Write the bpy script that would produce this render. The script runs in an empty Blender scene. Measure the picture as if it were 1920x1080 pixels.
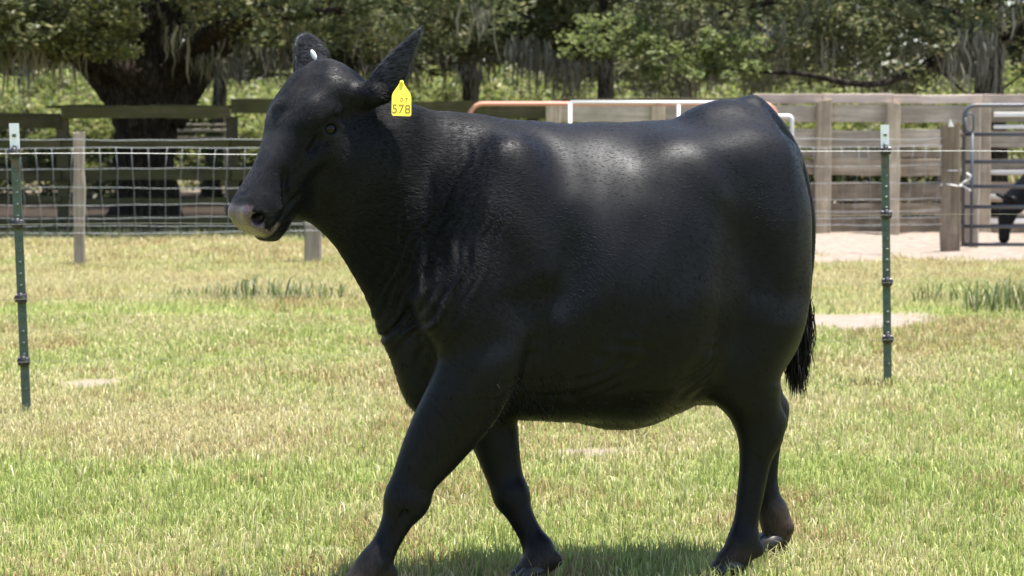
import bpy, math, random
import numpy as np
from mathutils import Vector, Matrix, noise as mnoise

random.seed(7)
RNG = np.random.default_rng(7)
scene = bpy.context.scene
C = scene.collection

# ------------------------------------------------------------------ camera
cam_d = bpy.data.cameras.new("camera")
cam = bpy.data.objects.new("camera", cam_d)
C.objects.link(cam)
cam_d.sensor_width = 36.0
cam_d.lens = 83.06
cam_d.clip_start = 0.1
cam_d.clip_end = 600.0
cam.location = (0.0, 0.0, 1.35)
cam.rotation_euler = (math.pi / 2 - math.atan(299.0 / 4430.0), 0.0, 0.0)
cam_d.dof.use_dof = True
cam_d.dof.focus_distance = 6.9
cam_d.dof.aperture_fstop = 7.5
scene.camera = cam

# ------------------------------------------------------------------ sky and sun
SUN = Vector((0.17, -0.01, 0.97)).normalized()          # towards the sun
world = bpy.data.worlds.new("World")
scene.world = world
world.use_nodes = True
wn = world.node_tree
wn.nodes.clear()
sky = wn.nodes.new("ShaderNodeTexSky")
sky.sky_type = 'NISHITA'
sky.sun_disc = False
sky.sun_elevation = math.asin(SUN.z)
sky.sun_rotation = math.atan2(SUN.x, SUN.y)
sky.dust_density = 1.5
bg = wn.nodes.new("ShaderNodeBackground")
bg.inputs[1].default_value = 0.12
wo = wn.nodes.new("ShaderNodeOutputWorld")
wn.links.new(sky.outputs[0], bg.inputs[0])
wn.links.new(bg.outputs[0], wo.inputs[0])

sun_d = bpy.data.lights.new("sun", 'SUN')
sun_d.energy = 5.0
sun_d.angle = math.radians(0.53)
sun_d.color = (1.0, 0.955, 0.89)
sun = bpy.data.objects.new("sun", sun_d)
sun.rotation_euler = (-SUN).to_track_quat('-Z', 'Y').to_euler()
sun.location = (3, -6, 20)
C.objects.link(sun)

vs = scene.view_settings
vs.view_transform = 'Standard'
vs.look = 'None'
vs.exposure = 1.28
vs.gamma = 1.0
vs.use_curve_mapping = False
scene.render.engine = 'CYCLES'
scene.cycles.max_bounces = 6
scene.cycles.transparent_max_bounces = 12
scene.cycles.use_denoising = True

# ------------------------------------------------------------------ helpers
def empty(name, loc, rz=0.0):
    o = bpy.data.objects.new(name, None)
    C.objects.link(o)
    o.location = loc
    o.rotation_euler = (0, 0, rz)
    o.empty_display_size = 0.1
    return o

def tag(o, label=None, cat=None, group=None, kind=None):
    if label: o["label"] = label
    if cat: o["category"] = cat
    if group: o["group"] = group
    if kind: o["kind"] = kind
    return o

def mesh_np(name, V, Fq, smooth=False):
    """mesh from numpy verts and an (n,k) face array"""
    me = bpy.data.meshes.new(name)
    V = np.asarray(V, np.float32)
    Fq = np.asarray(Fq, np.int32)
    n, k = Fq.shape
    me.vertices.add(len(V))
    me.vertices.foreach_set("co", V.ravel())
    me.loops.add(n * k)
    me.loops.foreach_set("vertex_index", Fq.ravel())
    me.polygons.add(n)
    me.polygons.foreach_set("loop_start", np.arange(0, n * k, k, dtype=np.int32))
    me.update(calc_edges=True)
    if smooth:
        me.polygons.foreach_set("use_smooth", np.ones(n, bool))
    return me

def link(name, me, mat=None, parent=None):
    o = bpy.data.objects.new(name, me)
    C.objects.link(o)
    if mat is not None and not me.materials:
        me.materials.append(mat)
    if parent is not None:
        o.parent = parent
    return o

def vattr(me, name, arr):
    """per-vertex colour (n,3) or float (n,)"""
    arr = np.asarray(arr, np.float32)
    if arr.ndim == 1:
        a = me.attributes.new(name, 'FLOAT', 'POINT')
        a.data.foreach_set("value", arr)
    else:
        a = me.attributes.new(name, 'FLOAT_COLOR', 'POINT')
        full = np.ones((len(arr), 4), np.float32)
        full[:, :3] = arr
        a.data.foreach_set("color", full.ravel())

class Mat:
    """small helper round a node material"""
    def __init__(self, name):
        self.m = bpy.data.materials.new(name)
        self.m.use_nodes = True
        self.t = self.m.node_tree
        self.b = self.t.nodes["Principled BSDF"]
        self.out = self.t.nodes["Material Output"]
    def n(self, typ, **kw):
        nd = self.t.nodes.new(typ)
        for k, v in kw.items():
            if k.startswith("i_"):
                nd.inputs[k[2:].replace("_", " ")].default_value = v
            else:
                setattr(nd, k, v)
        return nd
    def l(self, a, b):
        self.t.links.new(a, b)
    def set(self, **kw):
        for k, v in kw.items():
            self.b.inputs[k.replace("_", " ")].default_value = v
        return self
    def coord(self, which="Object", scale=None):
        tc = self.n("ShaderNodeTexCoord")
        o = tc.outputs[which]
        if scale is not None:
            mp = self.n("ShaderNodeMapping")
            mp.inputs["Scale"].default_value = scale
            self.l(o, mp.inputs["Vector"])
            o = mp.outputs[0]
        return o
    def noise(self, vec, scale, detail=4, rough=0.6):
        nd = self.n("ShaderNodeTexNoise")
        nd.inputs["Scale"].default_value = scale
        nd.inputs["Detail"].default_value = detail
        nd.inputs["Roughness"].default_value = rough
        self.l(vec, nd.inputs["Vector"])
        return nd.outputs["Fac"]
    def ramp(self, fac, stops, interp='LINEAR'):
        r = self.n("ShaderNodeValToRGB")
        r.color_ramp.interpolation = interp
        e = r.color_ramp.elements
        while len(e) < len(stops): e.new(0.5)
        for el, (p, c) in zip(e, stops):
            el.position = p
            el.color = (*c, 1) if len(c) == 3 else c
        self.l(fac, r.inputs[0])
        return r.outputs[0]
    def mix(self, fac, a, b, mode='MIX'):
        x = self.n("ShaderNodeMix", data_type='RGBA', blend_type=mode)
        for sock, v in ((0, fac), (6, a), (7, b)):
            if hasattr(v, "is_linked"): self.l(v, x.inputs[sock])
            elif isinstance(v, (int, float)): x.inputs[sock].default_value = v
            else: x.inputs[sock].default_value = (*v, 1)
        return x.outputs[2]
    def math(self, op, a, b=0.0):
        x = self.n("ShaderNodeMath", operation=op)
        for i, v in enumerate((a, b)):
            if hasattr(v, "is_linked"): self.l(v, x.inputs[i])
            else: x.inputs[i].default_value = v
        return x.outputs[0]
    def bump(self, h, strength=0.3, dist=0.01):
        b = self.n("ShaderNodeBump")
        b.inputs["Strength"].default_value = strength
        b.inputs["Distance"].default_value = dist
        self.l(h, b.inputs["Height"])
        self.l(b.outputs[0], self.b.inputs["Normal"])
        return b
    def col(self, c):
        self.l(c, self.b.inputs["Base Color"])

def simple_mat(name, c, rough=0.6, metallic=0.0):
    m = Mat(name)
    m.set(Base_Color=(*c, 1), Roughness=rough, Metallic=metallic)
    return m.m

def at(px, py, Y):
    """the point of the world that lies at depth Y on the sight line through a picture point"""
    th = math.atan(299.0 / 4430.0); c, s = math.cos(th), math.sin(th)
    a, b = (px - 960) / 4430.0, -(py - 540) / 4430.0
    t = Y / (c + b * s)
    return Vector((a * t, Y, 1.35 + (b * c - s) * t))
# ------------------------------------------------------------------ materials
def ground_material():
    m = Mat("ground_soil")
    p = m.coord("Object")
    a = m.n("ShaderNodeAttribute", attribute_name="sand").outputs["Fac"]
    dr = m.n("ShaderNodeAttribute", attribute_name="dry").outputs["Fac"]
    n1 = m.noise(p, 9, 6, .7); n2 = m.noise(p, 60, 5, .7)
    soil = m.ramp(n2, [(.3, (.10, .085, .04)), (.55, (.22, .19, .085)), (.8, (.34, .28, .15))])
    green = m.ramp(n2, [(.3, (.09, .12, .03)), (.55, (.19, .22, .065)), (.8, (.30, .30, .11))])
    lawn = m.mix(dr, green, soil)
    sand = m.ramp(n1, [(.3, (.19, .150, .120)), (.5, (.29, .240, .198)), (.75, (.36, .305, .262))])
    sand = m.mix(m.math('MULTIPLY', n2, .5), sand, (.15, .118, .09))
    lt = m.n("ShaderNodeAttribute", attribute_name="litter_shade").outputs["Fac"]
    lawn = m.mix(lt, lawn, m.ramp(n2, [(.3, (.018, .013, .010)), (.6, (.042, .032, .024)), (.8, (.075, .058, .042))]))  # brown leaf litter, darkened further to stand in for missing canopy shade
    m.col(m.mix(a, lawn, sand))
    m.set(Roughness=.95, Specular_IOR_Level=.1)
    m.bump(m.math('ADD', n1, m.math('MULTIPLY', n2, .4)), .6, .03)
    return m.m

def blade_material(name, trans=.35):
    m = Mat(name)
    at = m.n("ShaderNodeAttribute", attribute_name="tint").outputs["Color"]
    m.t.nodes.remove(m.b)
    d = m.n("ShaderNodeBsdfDiffuse"); t = m.n("ShaderNodeBsdfTranslucent"); g = m.n("ShaderNodeBsdfGlossy")
    g.inputs["Roughness"].default_value = .45
    m.l(at, d.inputs[0]); m.l(at, t.inputs[0])
    x = m.n("ShaderNodeMixShader"); x.inputs[0].default_value = trans
    m.l(d.outputs[0], x.inputs[1]); m.l(t.outputs[0], x.inputs[2])
    y = m.n("ShaderNodeMixShader"); y.inputs[0].default_value = .02
    m.l(x.outputs[0], y.inputs[1]); m.l(g.outputs[0], y.inputs[2])
    m.l(y.outputs[0], m.out.inputs[0])
    return m.m

def wood_material(name, dark, mid, light, axis=0, moss=None, stain=.5):
    """weathered plank: grain runs along the axis, each piece its own shade"""
    m = Mat(name)
    sc = [22.0, 22.0, 22.0]; sc[axis] = 1.1
    rnd = m.n("ShaderNodeObjectInfo").outputs["Random"]
    tc = m.n("ShaderNodeTexCoord").outputs["Object"]
    off = m.n("ShaderNodeVectorMath", operation='ADD')
    cmb = m.n("ShaderNodeCombineXYZ")
    for i in range(3): m.l(m.math('MULTIPLY', rnd, 37.0 + 11 * i), cmb.inputs[i])
    m.l(tc, off.inputs[0]); m.l(cmb.outputs[0], off.inputs[1])
    mp = m.n("ShaderNodeMapping"); mp.inputs["Scale"].default_value = sc
    m.l(off.outputs[0], mp.inputs[0])
    g1 = m.noise(mp.outputs[0], 1.0, 6, .65); g2 = m.noise(mp.outputs[0], 3.6, 4, .6)
    blot = m.noise(off.outputs[0], 2.6, 5, .6)
    c = m.ramp(g1, [(.28, dark), (.5, mid), (.75, light)])
    c = m.mix(m.math('MULTIPLY', m.ramp(g2, [(.60, (0, 0, 0)), (.72, (1, 1, 1))]), .55), c, tuple(v * .35 for v in dark))
    c = m.mix(m.math('MULTIPLY', m.ramp(blot, [(.42, (0, 0, 0)), (.62, (1, 1, 1))]), stain), c, tuple(v * .8 for v in dark))
    hv = m.n("ShaderNodeHueSaturation")
    m.l(c, hv.inputs["Color"])
    m.l(m.math('ADD', m.math('MULTIPLY', rnd, .62), .66), hv.inputs["Value"])
    c = hv.outputs[0]
    if moss:
        mo = m.noise(off.outputs[0], 1.7, 6, .7)
        c = m.mix(m.ramp(mo, [(.40, (0, 0, 0)), (.60, (1, 1, 1))]), c, moss)
    m.col(c)
    m.set(Roughness=.85, Specular_IOR_Level=.25)
    m.bump(m.math('ADD', g1, g2), .5, .008)
    return m.m

def metal_paint(name, c, rough=.45, rust=0.0):
    m = Mat(name)
    p = m.coord("Object")
    n = m.noise(p, 14, 6, .7); n2 = m.noise(p, 3.0, 5, .65)
    b = m.mix(m.math('MULTIPLY', n, .45), c, tuple(v * .55 for v in c))
    if rust:
        b = m.mix(m.ramp(n2, [(.62 - rust * .3, (0, 0, 0)), (.70 - rust * .2, (1, 1, 1))]), b, (.16, .07, .035))
    m.col(b)
    m.set(Roughness=rough, Metallic=.15)
    m.bump(n, .15, .003)
    return m.m

def bark_material(name, c0, c1, c2, sc=5.0):
    m = Mat(name)
    p = m.coord("Object", (sc, sc, sc * .28))
    n1 = m.noise(p, 2.2, 7, .7)
    wv = m.n("ShaderNodeTexNoise"); wv.inputs["Scale"].default_value = 1.6; wv.inputs["Detail"].default_value = 4
    m.l(p, wv.inputs["Vector"])
    v = m.n("ShaderNodeTexVoronoi", feature='DISTANCE_TO_EDGE'); v.inputs["Scale"].default_value = 2.2
    vx = m.n("ShaderNodeVectorMath", operation='ADD')
    m.l(p, vx.inputs[0]); m.l(wv.outputs["Color"], vx.inputs[1])
    m.l(vx.outputs[0], v.inputs["Vector"])
    cr = m.ramp(m.math('ADD', v.outputs["Distance"], m.math('MULTIPLY', n1, .12)), [(.06, (.25, .25, .25)), (.26, (1, 1, 1))])
    c = m.ramp(n1, [(.3, c0), (.52, c1), (.75, c2)])
    c = m.mix(cr, tuple(q * .4 for q in c0), c)
    m.col(c)
    m.set(Roughness=.95, Specular_IOR_Level=.1)
    m.bump(m.math('ADD', n1, m.math('MULTIPLY', cr, .6)), .9, .04)
    return m.m

MAT = {
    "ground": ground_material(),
    "blade": blade_material("grass_blade", .32),
    "leaf": blade_material("leaf", .50),
    "moss": blade_material("hanging_moss", .25),
    "plank": wood_material("weathered_plank", (0.2718, 0.2344, 0.1785), (0.4676, 0.4055, 0.3141), (0.6655, 0.5875, 0.4746), 0),
    "plank_low": wood_material("stained_low_plank", (0.1617, 0.1266, 0.0840), (0.3124, 0.2542, 0.1836), (0.4620, 0.3910, 0.2988), 0, stain=.7),
    "plank_post": wood_material("weathered_post", (0.242, 0.197, 0.139), (0.403, 0.332, 0.239), (0.554, 0.459, 0.344), 2),
    "cap": wood_material("pinkish_top_board", (0.3423, 0.2643, 0.2145), (0.5187, 0.4216, 0.3586), (0.6594, 0.5500, 0.4730), 0, stain=.25),
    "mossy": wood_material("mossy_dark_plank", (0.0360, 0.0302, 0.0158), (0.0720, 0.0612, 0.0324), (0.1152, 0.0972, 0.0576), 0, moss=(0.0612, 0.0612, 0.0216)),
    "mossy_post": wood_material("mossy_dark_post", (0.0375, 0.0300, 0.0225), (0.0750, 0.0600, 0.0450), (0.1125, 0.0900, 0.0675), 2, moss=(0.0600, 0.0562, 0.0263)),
    "grey_post": wood_material("silvered_post", (0.188, 0.155, 0.123), (0.337, 0.281, 0.225), (0.465, 0.393, 0.326), 2, stain=.35),
    "brown_post": wood_material("brown_post", (.13, .098, .065), (.25, .195, .14), (.37, .30, .225), 2),
    "wire": metal_paint("galvanised_wire", (.30, .32, .335), .5),
    "dull_wire": metal_paint("dull_wire", (.24, .24, .17), .6),
    "green": metal_paint("green_post_paint", (.085, .118, .088), .5, .12),
    "white": simple_mat("white_post_paint", (.90, .90, .88), .5),
    "black": simple_mat("black_plastic", (.018, .018, .02), .45),
    "salmon": metal_paint("faded_red_gate_paint", (.66, .31, .23), .5, .10),
    "white_pipe": metal_paint("white_gate_paint", (.78, .77, .75), .5, .06),
    "grey_pipe": metal_paint("grey_gate_paint", (.085, .095, .11), .42, .12),
    "white_slat": wood_material("white_washed_slat", (.52, .50, .46), (.70, .68, .64), (.80, .78, .75), 0, stain=.2),
    "bark": bark_material("oak_bark", (.026, .020, .015), (.052, .041, .032), (.115, .095, .075)),
    "bark_dark": bark_material("dark_limb_bark", (.022, .017, .013), (.042, .034, .027), (.075, .062, .05), 3.0),  # darker bark tone for the right oak and its branch
    "bark_grey": bark_material("grey_bark", (.07, .065, .055), (.14, .125, .11), (.24, .22, .19), 7.0),
}
# ------------------------------------------------------------------ implicit sculpting
class Field:
    """signed field on a regular grid, sculpted with smooth unions and cuts"""
    def __init__(self, lo, hi, h):
        self.lo = np.array(lo, np.float32); self.h = h
        self.n = np.ceil((np.array(hi) - self.lo) / h).astype(int) + 1
        self.f = np.full(self.n, 1.0, np.float32)
        self.ax = [(self.lo[i] + h * np.arange(self.n[i])).astype(np.float32) for i in range(3)]
    def box(self, lo, hi):
        a = np.clip(np.floor((np.array(lo) - self.lo) / self.h).astype(int), 0, self.n - 1)
        b = np.clip(np.ceil((np.array(hi) - self.lo) / self.h).astype(int) + 1, 1, self.n)
        s = tuple(slice(a[i], b[i]) for i in range(3))
        g = (self.ax[0][s[0]][:, None, None], self.ax[1][s[1]][None, :, None], self.ax[2][s[2]][None, None, :])
        return s, g
    def add(self, s, d, k):
        f = self.f[s]
        h = np.maximum(k - np.abs(f - d), 0) / k
        self.f[s] = np.minimum(f, d) - h * h * (k * 0.25)
    def cut(self, s, d, k):
        f = self.f[s]
        h = np.maximum(k - np.abs(f + d), 0) / k
        self.f[s] = np.maximum(f, -d) + h * h * (k * 0.25)
    # --- primitives
    def ell(self, c, r, k=0.05, R=None, cut=False):
        c = np.array(c, np.float32); r = np.array(r, np.float32)
        R = np.eye(3) if R is None else np.asarray(R)
        ext = np.sqrt(((R.T * r[:, None]) ** 2).sum(0)) + k + 0.03
        s, (x, y, z) = self.box(c - ext, c + ext)
        x, y, z = x - c[0], y - c[1], z - c[2]
        p = [R[0, i] * x + R[1, i] * y + R[2, i] * z for i in range(3)]
        k0 = np.sqrt((p[0] / r[0]) ** 2 + (p[1] / r[1]) ** 2 + (p[2] / r[2]) ** 2)
        k1 = np.sqrt((p[0] / r[0] ** 2) ** 2 + (p[1] / r[1] ** 2) ** 2 + (p[2] / r[2] ** 2) ** 2)
        d = k0 * (k0 - 1) / np.maximum(k1, 1e-4)
        (self.cut if cut else self.add)(s, d, k)
    def cap(self, a, b, ra, rb, k=0.04, sv=1.0, cut=False):
        """tapered capsule, squeezed across the body (y) by sv"""
        a = np.array(a, np.float32); b = np.array(b, np.float32)
        m = max(ra, rb) + k + 0.02
        s, (x, y, z) = self.box(np.minimum(a, b) - m, np.maximum(a, b) + m)
        d = b - a; dy = d[1] / sv
        L = d[0] ** 2 + dy ** 2 + d[2] ** 2 + 1e-9
        px, py, pz = x - a[0], (y - a[1]) / sv, z - a[2]
        t = np.clip((px * d[0] + py * dy + pz * d[2]) / L, 0, 1)
        q = np.sqrt((px - t * d[0]) ** 2 + (py - t * dy) ** 2 + (pz - t * d[2]) ** 2) - (ra + (rb - ra) * t)
        if sv < 1: q = q * (0.5 + 0.5 * sv)
        (self.cut if cut else self.add)(s, q, k)
    def chain(self, pts, k=0.03, sv=1.0, cut=False):
        P = np.array([[*p, r] for p, r in pts], float)
        m = P[:, 3].max() + k + 0.03
        s, (x, y, z) = self.box(P[:, :3].min(0) - m, P[:, :3].max(0) + m)
        if len(P) > 2:                                       # resample along a smooth centre line
            L = np.concatenate([[0], np.cumsum(np.linalg.norm(np.diff(P[:, :3], axis=0), axis=1))])
            t = np.linspace(0, L[-1], 9 * (len(P) - 1) + 1)
            P = np.stack([catmull(L, P[:, i], t) for i in range(4)], 1)
        best = np.full(self.f[s].shape, 9.0, np.float32)
        for a, b in zip(P[:-1], P[1:]):
            d = b[:3] - a[:3]; dy = d[1] / sv
            LL = d[0] ** 2 + dy ** 2 + d[2] ** 2 + 1e-9
            px, py, pz = x - np.float32(a[0]), (y - np.float32(a[1])) / np.float32(sv), z - np.float32(a[2])
            t = np.clip((px * d[0] + py * dy + pz * d[2]) / LL, 0, 1).astype(np.float32)
            q = np.sqrt((px - t * d[0]) ** 2 + (py - t * dy) ** 2 + (pz - t * d[2]) ** 2) - (a[3] + (b[3] - a[3]) * t)
            np.minimum(best, q, out=best)
        if sv < 1: best = best * np.float32(0.5 + 0.5 * sv)
        (self.cut if cut else self.add)(s, best, k)
    def loft(self, R, o, st, k, pu=2.0, pd=2.0, margin=0.06, cut=False):
        """R columns: axis, side, up; st rows: t, half width, top, bottom, height of the widest line"""
        st = np.array(st, np.float32)
        t = st[:, 0]
        tt = np.linspace(t[0], t[-1], 240)
        S = np.stack([pchip(t, st[:, i], tt) for i in range(1, 5)], 1)
        w = S[:, 0].max() + margin
        cor = np.array([[a, b, c] for a in (t[0] - margin, t[-1] + margin) for b in (-w, w)
                        for c in (S[:, 2].min() - margin, S[:, 1].max() + margin)])
        wc = cor @ R.T + o
        s, (x, y, z) = self.box(wc.min(0), wc.max(0))
        x, y, z = x - o[0], y - o[1], z - o[2]
        q = [R[0, i] * x + R[1, i] * y + R[2, i] * z for i in range(3)]
        T = np.clip(q[0], t[0], t[-1])
        B, top, bot, mid = (np.interp(T, tt, S[:, i]).astype(np.float32) for i in range(4))
        dz = q[2] - mid
        h = np.where(dz > 0, top - mid, mid - bot)
        p = np.where(dz > 0, np.float32(pu), np.float32(pd))
        r = ((np.abs(q[1]) / B) ** p + (np.abs(dz) / h) ** p) ** (1 / p)
        d = (r - 1) * np.minimum(B, h)
        over = np.abs(q[0] - T)
        d = np.where(over > 0, np.sqrt(np.maximum(d, 0) ** 2 + over ** 2), d)
        (self.cut if cut else self.add)(s, d, k)
    def leaf(self, o, e, w, n, L, prof, curl, thick, k, lean=0.0):
        """a curled leaf: o base, e along, w across, n the hollow side"""
        o, e, w, n = (np.array(v, np.float32) for v in (o, e, w, n))
        m = L + 0.05
        s, (x, y, z) = self.box(o - m, o + m)
        x, y, z = x - o[0], y - o[1], z - o[2]
        a = e[0] * x + e[1] * y + e[2] * z
        b = w[0] * x + w[1] * y + w[2] * z
        c = n[0] * x + n[1] * y + n[2] * z
        pr = np.array(prof)
        hw = np.interp(a / L, pr[:, 0], pr[:, 1]).astype(np.float32)
        cl = np.interp(a / L, [0, 0.5, 1.0], [curl, curl, curl * 0.5]).astype(np.float32)
        c = c - cl * b * b - lean * a * a
        d1 = np.abs(c) - thick
        d2 = (np.abs(b) - hw) * 0.8
        d3 = np.maximum(-a, a - L)
        d = np.maximum(np.maximum(d1, d2), d3)
        self.add(s, d, k)
    # --- surface
    def surface(self):
        f = self.f
        ins = f < 0
        n = self.n
        c8 = sum(ins[i:n[0] - 1 + i, j:n[1] - 1 + j, l:n[2] - 1 + l].astype(np.int8)
                 for i in (0, 1) for j in (0, 1) for l in (0, 1))
        act = np.argwhere((c8 > 0) & (c8 < 8))
        idx = np.full(n - 1, -1, np.int32)
        idx[act[:, 0], act[:, 1], act[:, 2]] = np.arange(len(act))
        acc = np.zeros((len(act), 3), np.float32); cnt = np.zeros(len(act), np.float32)
        cs = [(i, j, l) for i in (0, 1) for j in (0, 1) for l in (0, 1)]
        vals = {q: f[act[:, 0] + q[0], act[:, 1] + q[1], act[:, 2] + q[2]] for q in cs}
        for q in cs:
            for ax in range(3):
                if q[ax]: continue
                r = list(q); r[ax] = 1; r = tuple(r)
                v0, v1 = vals[q], vals[r]
                m = (v0 < 0) != (v1 < 0)
                t = np.where(m, v0 / np.where(m, v0 - v1, 1), 0)
                p = np.zeros((len(act), 3), np.float32) + np.array(q, np.float32)
                p[:, ax] = t
                acc += np.where(m[:, None], p, 0); cnt += m
        V = self.lo + (act + acc / cnt[:, None]) * self.h
        faces = []
        for ax in range(3):
            o1, o2 = (ax + 1) % 3, (ax + 2) % 3
            sl0 = [slice(None)] * 3; sl1 = [slice(None)] * 3
            sl0[ax] = slice(0, -1); sl1[ax] = slice(1, None)
            A, B = ins[tuple(sl0)], ins[tuple(sl1)]
            e = np.argwhere(A != B)
            e = e[(e[:, o1] > 0) & (e[:, o2] > 0) & (e[:, o1] < n[o1] - 1) & (e[:, o2] < n[o2] - 1)]
            flip = ~A[e[:, 0], e[:, 1], e[:, 2]]
            def cell(d1, d2):
                q = e.copy(); q[:, o1] -= d1; q[:, o2] -= d2
                return idx[q[:, 0], q[:, 1], q[:, 2]]
            Q = np.stack([cell(1, 1), cell(0, 1), cell(0, 0), cell(1, 0)], 1)
            Q[flip] = Q[flip][:, ::-1]
            faces.append(Q)
        return V, np.concatenate(faces)

def pchip(x, y, xi):
    """monotone cubic interpolation"""
    x = np.asarray(x, float); y = np.asarray(y, float)
    h = np.diff(x); d = np.diff(y) / h
    m = np.zeros_like(y)
    for i in range(1, len(x) - 1):
        if d[i - 1] * d[i] > 0:
            w1, w2 = 2 * h[i] + h[i - 1], h[i] + 2 * h[i - 1]
            m[i] = (w1 + w2) / (w1 / d[i - 1] + w2 / d[i])
    m[0], m[-1] = d[0], d[-1]
    j = np.clip(np.searchsorted(x, xi) - 1, 0, len(x) - 2)
    t = (xi - x[j]) / h[j]
    return ((2 * t ** 3 - 3 * t ** 2 + 1) * y[j] + (t ** 3 - 2 * t ** 2 + t) * h[j] * m[j]
            + (-2 * t ** 3 + 3 * t ** 2) * y[j + 1] + (t ** 3 - t ** 2) * h[j] * m[j + 1])

def catmull(x, y, xi):
    """smooth curve through the knots"""
    m = np.gradient(y, x)
    j = np.clip(np.searchsorted(x, xi, side='right') - 1, 0, len(x) - 2)
    h = x[j + 1] - x[j]; t = (xi - x[j]) / h
    return ((2 * t ** 3 - 3 * t ** 2 + 1) * y[j] + (t ** 3 - 2 * t ** 2 + t) * h * m[j]
            + (-2 * t ** 3 + 3 * t ** 2) * y[j + 1] + (t ** 3 - t ** 2) * h * m[j + 1])

def smooth_mesh(V, Q, it=2, lam=0.5):
    e = np.concatenate([Q[:, [0, 1]], Q[:, [1, 2]], Q[:, [2, 3]], Q[:, [3, 0]]])
    i = np.concatenate([e[:, 0], e[:, 1]]); j = np.concatenate([e[:, 1], e[:, 0]])
    c = np.bincount(i, minlength=len(V)).astype(np.float32)[:, None]
    for _ in range(it):
        for l in (lam, -lam * 1.02):
            S = np.stack([np.bincount(i, V[j, a], minlength=len(V)) for a in range(3)], 1) / np.maximum(c, 1)
            V = V + l * (S - V)
    return V.astype(np.float32)

# ------------------------------------------------------------------ ground sheet and lawn
def vnoise(x, y, seed=0):
    """smooth value noise on numpy arrays, about 0..1"""
    xi = np.floor(x).astype(np.int64); yi = np.floor(y).astype(np.int64)
    fx, fy = x - xi, y - yi
    fx = fx * fx * (3 - 2 * fx); fy = fy * fy * (3 - 2 * fy)
    def h(a, b):
        n = (a * 374761393 + b * 668265263 + seed * 974711) & 0x7fffffff
        n = ((n ^ (n >> 13)) * 1274126177) & 0x7fffffff
        return ((n ^ (n >> 16)) & 0xffff) / 65535.0
    return (h(xi, yi) * (1 - fx) + h(xi + 1, yi) * fx) * (1 - fy) + (h(xi, yi + 1) * (1 - fx) + h(xi + 1, yi + 1) * fx) * fy

def fbm(x, y, seed=0, oct=4):
    s = 0; a = .5; t = 0
    for o in range(oct):
        s = s + a * vnoise(x * 2 ** o + 17.3 * o, y * 2 ** o - 9.1 * o, seed + o); t += a; a *= .55
    return s / t

def sstep(a, b, x):
    t = np.clip((x - a) / (b - a), 0, 1)
    return t * t * (3 - 2 * t)

def ground_h(x, y):
    return (fbm(x * .9, y * .9, 3, 3) - .5) * .03 * sstep(7.9, 9.5, y) * sstep(80, 40, y) \
        + .13 * (fbm(x * 2.0, y * 2.0, 13, 3) - .42) * sstep(24.0, 25.0, y) * sstep(2.6, 3.4, x) * sstep(34, 31, y)

def sand_at(x, y):
    w = (fbm(x * 1.6, y * .9, 11) - .5)
    yard = sstep(-.7, .6, np.minimum(y - 24.3 + w * 5.0, 3 * (x - 2.4 + w * 1.6)) ) * sstep(60, 45, y)
    strip = sstep(.25, -.1, np.abs(y - 16.75 + w * 1.0) - .46 - .25 * w) * sstep(1.4, 1.9, x + w * .5) * sstep(3.15, 2.75, x + w * .6)
    spots = 0
    for (sx, sy, rx, ry) in ((-2.22, 12.45, .16, .17), (-.62, 7.5, .09, .06), (-.15, 7.75, .08, .05), (4.6, 25.0, .8, .5), (.35, 9.8, .2, .12)):
        r = np.sqrt(((x - sx) / rx) ** 2 + ((y - sy) / ry) ** 2) + (w * 1.4)
        spots = np.maximum(spots, sstep(1.15, .75, r) * .9)
    inside = sstep(49, 51, y) * sstep(62, 60, y) * sstep(.50, .56, fbm(x * .45, y * .2, 31)) * sstep(-3, -5, x) * .9  # pale sand dapples painted as sunlit patches deep in the pen
    return np.clip(np.maximum(np.maximum(yard, strip), np.maximum(spots, inside)), 0, 1)

def dry_at(x, y):
    """0 green, 1 straw"""
    d = fbm(x * .55, y * .35, 21, 4) * 1.3 + fbm(x * 1.9, y * 1.1, 27, 3) * 1.1 - .76
    d = d + .30 * sstep(17.5, 22, y) + .12 * sstep(-1, -3, x) * sstep(13, 19, y)
    d = d - .60 * np.exp(-((y - 17.6) / .45) ** 2) * sstep(-.6, -1.4, x)            # green band on the left
    d = d - .35 * np.exp(-((y - 9.1) / .7) ** 2) + .35 * np.exp(-((y - 10.6) / .5) ** 2) * sstep(-.8, -1.4, x)
    d = d + .30 * np.exp(-((y - 9.75) / .35) ** 2) - .25 * np.exp(-((y - 12.2) / .8) ** 2) * sstep(.3, 1.2, x)
    return np.clip(d, 0, 1)

def make_ground():
    xs = np.unique(np.round(np.concatenate([np.linspace(-320, -40, 12), np.linspace(-40, -12, 20), np.arange(-12, 12.01, .12), np.linspace(12, 40, 20), np.linspace(40, 320, 12)]), 3))
    ys = np.unique(np.round(np.concatenate([np.linspace(-60, 3, 10), np.arange(3, 36.01, .12), np.linspace(36, 80, 40), np.linspace(80, 420, 14)]), 3))
    X, Y = np.meshgrid(xs, ys, indexing='ij')
    V = np.stack([X, Y, ground_h(X, Y)], -1).reshape(-1, 3)
    nx, ny = len(xs), len(ys)
    i = np.arange(nx - 1)[:, None] * ny + np.arange(ny - 1)[None]
    Q = np.stack([i, i + ny, i + ny + 1, i + 1], -1).reshape(-1, 4)
    me = mesh_np("ground", V, Q, smooth=True)
    vattr(me, "sand", sand_at(V[:, 0], V[:, 1])); vattr(me, "litter_shade", sstep(30.4, 30.9, V[:, 1]) * sstep(52, 49, V[:, 1]) * sstep(2.2, .8, V[:, 0])); vattr(me, "dry", dry_at(V[:, 0], V[:, 1]))
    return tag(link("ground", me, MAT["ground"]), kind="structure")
make_ground()

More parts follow.
